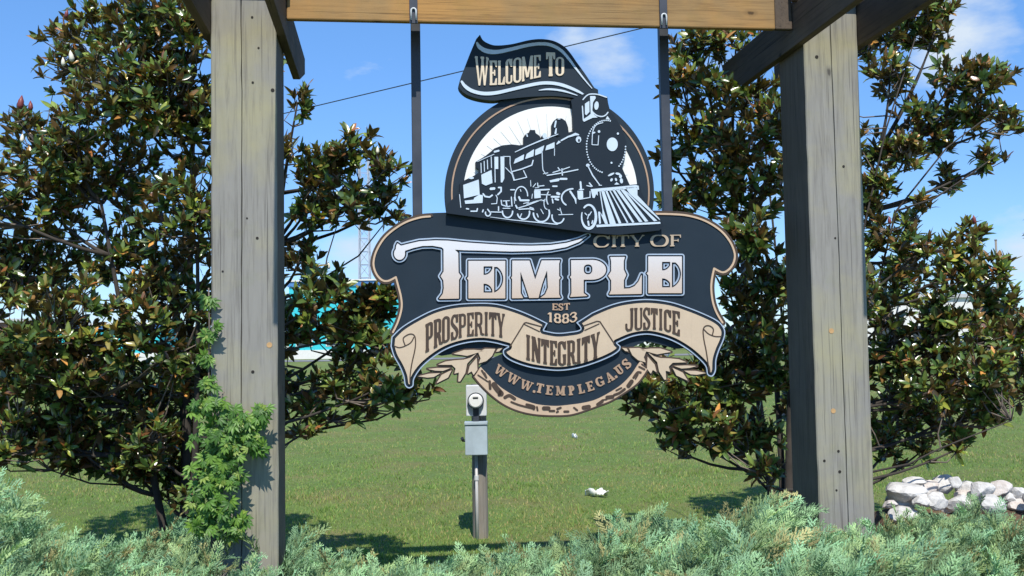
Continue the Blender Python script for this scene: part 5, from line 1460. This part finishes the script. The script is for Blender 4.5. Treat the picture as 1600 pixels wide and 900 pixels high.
# lattice mast
mD = 104
mb0 = at_depth(570, 437, mD); tz = float(ground_z(0, mD))
mast = empty('lattice_mast', Vector((mb0.x, mD, tz)), 'slim pale grey lattice mast rising above the teal shop', 'mast')
M['mast'] = paint('pale_grey_steel', (.42, .46, .52), .5, .1)
mh = at_depth(570, 250, mD).z - tz; hw_ = .56
corners = [(-hw_, -hw_), (hw_, -hw_), (hw_, hw_), (-hw_, hw_)]
for cx1, cy1 in corners:
    link('leg', MB().tube([(cx1, cy1, 0), (cx1 * .8, cy1 * .8, mh)], .075, 6).mesh('leg'), M['mast'], mast)
nb = 15
for i in range(nb):
    z0, z1 = mh * i / nb, mh * (i + 1) / nb
    k0, k1 = 1 - .2 * i / nb, 1 - .2 * (i + 1) / nb
    b_ = MB()
    for q in range(4):
        a1, a2 = corners[q], corners[(q + 1) % 4]
        b_.tube([(a1[0] * k0, a1[1] * k0, z0), (a2[0] * k1, a2[1] * k1, z1)], .03, 4); b_.tube([(a1[0] * k0, a1[1] * k0, z0), (a2[0] * k0, a2[1] * k0, z0)], .03, 4)
    link('lattice_bay', b_.mesh('lattice_bay'), M['mast'], mast)

# overhead wire
def wire(p0, p1, sag, r, label):
    a, b = Vector(p0), Vector(p1); n = 40
    pts = []
    for i in range(n + 1):
        t = i / n; p = a.lerp(b, t); p.z -= sag * 4 * t * (1 - t); pts.append(p - a)
    o = link('power_line', MB().tube(pts, r, 6).mesh('power_line', smooth=True), M['glass_black']); o.location = a
    props(o, label, 'wire')
wire(at_depth(-500, 396, 40), at_depth(2100, -222, 26), .12, .017, 'single thin black power line crossing the sky behind the sign')
# utility pole outside the frame is not shown; slim pole right of the far building
p_ = at_depth(1563, 540, 100)
pole = empty('utility_pole', Vector((p_.x, 100, float(ground_z(0, 100)))), 'thin dark utility pole far away at the right behind the tree', 'pole')
ph_ = at_depth(1563, 376, 100).z - pole.location.z
link('shaft', MB().tube([(0, 0, -.3), (0, 0, ph_)], [.14, .1], 10).mesh('shaft', smooth=True), M['old_post'], pole)
link('cap', MB().tube([(0, 0, ph_), (0, 0, ph_ + .12)], .13, 10).mesh('cap'), M['old_post'], pole)

# parked car far right
def car(px, d, label):
    p = at_depth(px, 545, d); gz_ = float(ground_z(0, d)) + .03
    root = empty('parked_car', Vector((p.x, d, gz_)), label, 'car')
    M['carblue'] = paint('blue_car_paint', (.06, .12, .25), .25, .05)
    prof = [(-2.2, .3), (2.2, .3), (2.25, .75), (1.5, .95), (.9, 1.4), (-1.1, 1.42), (-1.9, 1.0), (-2.25, .9)]
    link('body', MB().prism(prof, -.85, .85).mesh('body', bevel=.05), M['carblue'], root)
    for s in (-1, 1):
        link('side_window', MB().prism([(1.2, .98), (.8, 1.33), (-1.0, 1.34), (-1.6, 1.0)], s * .86, s * .875).mesh('side_window'), M['window'], root)
    for x_ in (-1.4, 1.4):
        for y_ in (-.8, .8):
            w_ = link('wheel', MB().tube([(x_, y_ - .1, .33), (x_, y_ + .1, .33)], .33, 18).mesh('wheel'), M['glass_black'], root)
            link('rim', MB().tube([(x_, y_ - .115, .33), (x_, y_ + .115, .33)], .19, 12).mesh('rim'), M['galv_light'], w_)
car(1552, 76, 'blue car parked on the far road at the right, glimpsed through leaves')

# far pine at the right edge
def far_pine(px, py_top, d, label):
    p = at_depth(px, 540, d); gz_ = float(ground_z(0, d)); root = empty('pine_tree', Vector((p.x, d, gz_)), label, 'tree')
    H = at_depth(px, py_top, d).z - gz_
    link('trunk', MB().tube([(0, 0, -.2), (.1, 0, H * .5), (0, 0, H)], [.22, .16, .04], 8).mesh('trunk', smooth=True), M['bark'], root)
    r = np.random.default_rng(5); n = 3600
    t = r.random(n) ** .8; rad = (1.9 * (1 - t) + .35) * (.7 + .3 * np.sin(t * 30)); an = r.random(n) * 6.28; q = r.random(n) ** .5
    P = np.stack([rad * q * np.cos(an), rad * q * np.sin(an), H * (.62 + .38 * t) + r.normal(0, .1, n)], 1)
    d_ = r.normal(size=(n, 3)) * .5 + P * np.array([1, 1, 0]) * .6; 
    A = frames(P, d_ + 1e-3, r.normal(size=(n, 3)), r.uniform(.25, .5, n))
    V = np.array([(-.14, 0, 0), (.14, 0, 0), (0, 1, .05), (0, .5, .2)]); T = np.array([(0, 1, 2), (0, 1, 3)])
    a_, b_, c_ = replicate(V, T, np.ones((4, 3)), A, np.array([(.035, .065, .03)]) * r.uniform(.7, 1.4, (n, 1)))
    o = link('crown', np_mesh('crown', a_, b_, c_), M['juniper'], root)
far_pine(1650, 262, 80, 'distant dark pine tree cut by the right edge of the photo')
# hedge line on the horizon
r = np.random.default_rng(9); n = 26000
X_ = r.uniform(-170, 170, n); hgt_ = 3.2 + 1.3 * np.sin(X_ * .11) + 1.0 * np.sin(X_ * .37 + 1) + .6 * np.sin(X_ * 1.1)
P = np.stack([X_, 150 + r.normal(0, 2.5, n), float(ground_z(0, 150)) + hgt_ * r.random(n) ** .6], 1)
A = frames(P, r.normal(size=(n, 3)) + np.array([0, -.3, .3]), r.normal(size=(n, 3)), r.uniform(.5, 1.1, n))
V = np.array([(-.4, 0, 0), (.4, 0, 0), (0, 1, .05), (0, .5, .3)]); T = np.array([(0, 1, 2), (0, 1, 3)])
a_, b_, c_ = replicate(V, T, np.ones((4, 3)), A, np.array([(.05, .085, .035)]) * r.uniform(.6, 1.5, (n, 1)))
o = link('distant_woodland', np_mesh('distant_woodland', a_, b_, c_), M['juniper'])
props(o, 'low dark line of distant woodland on the horizon', 'woodland', kind='stuff')
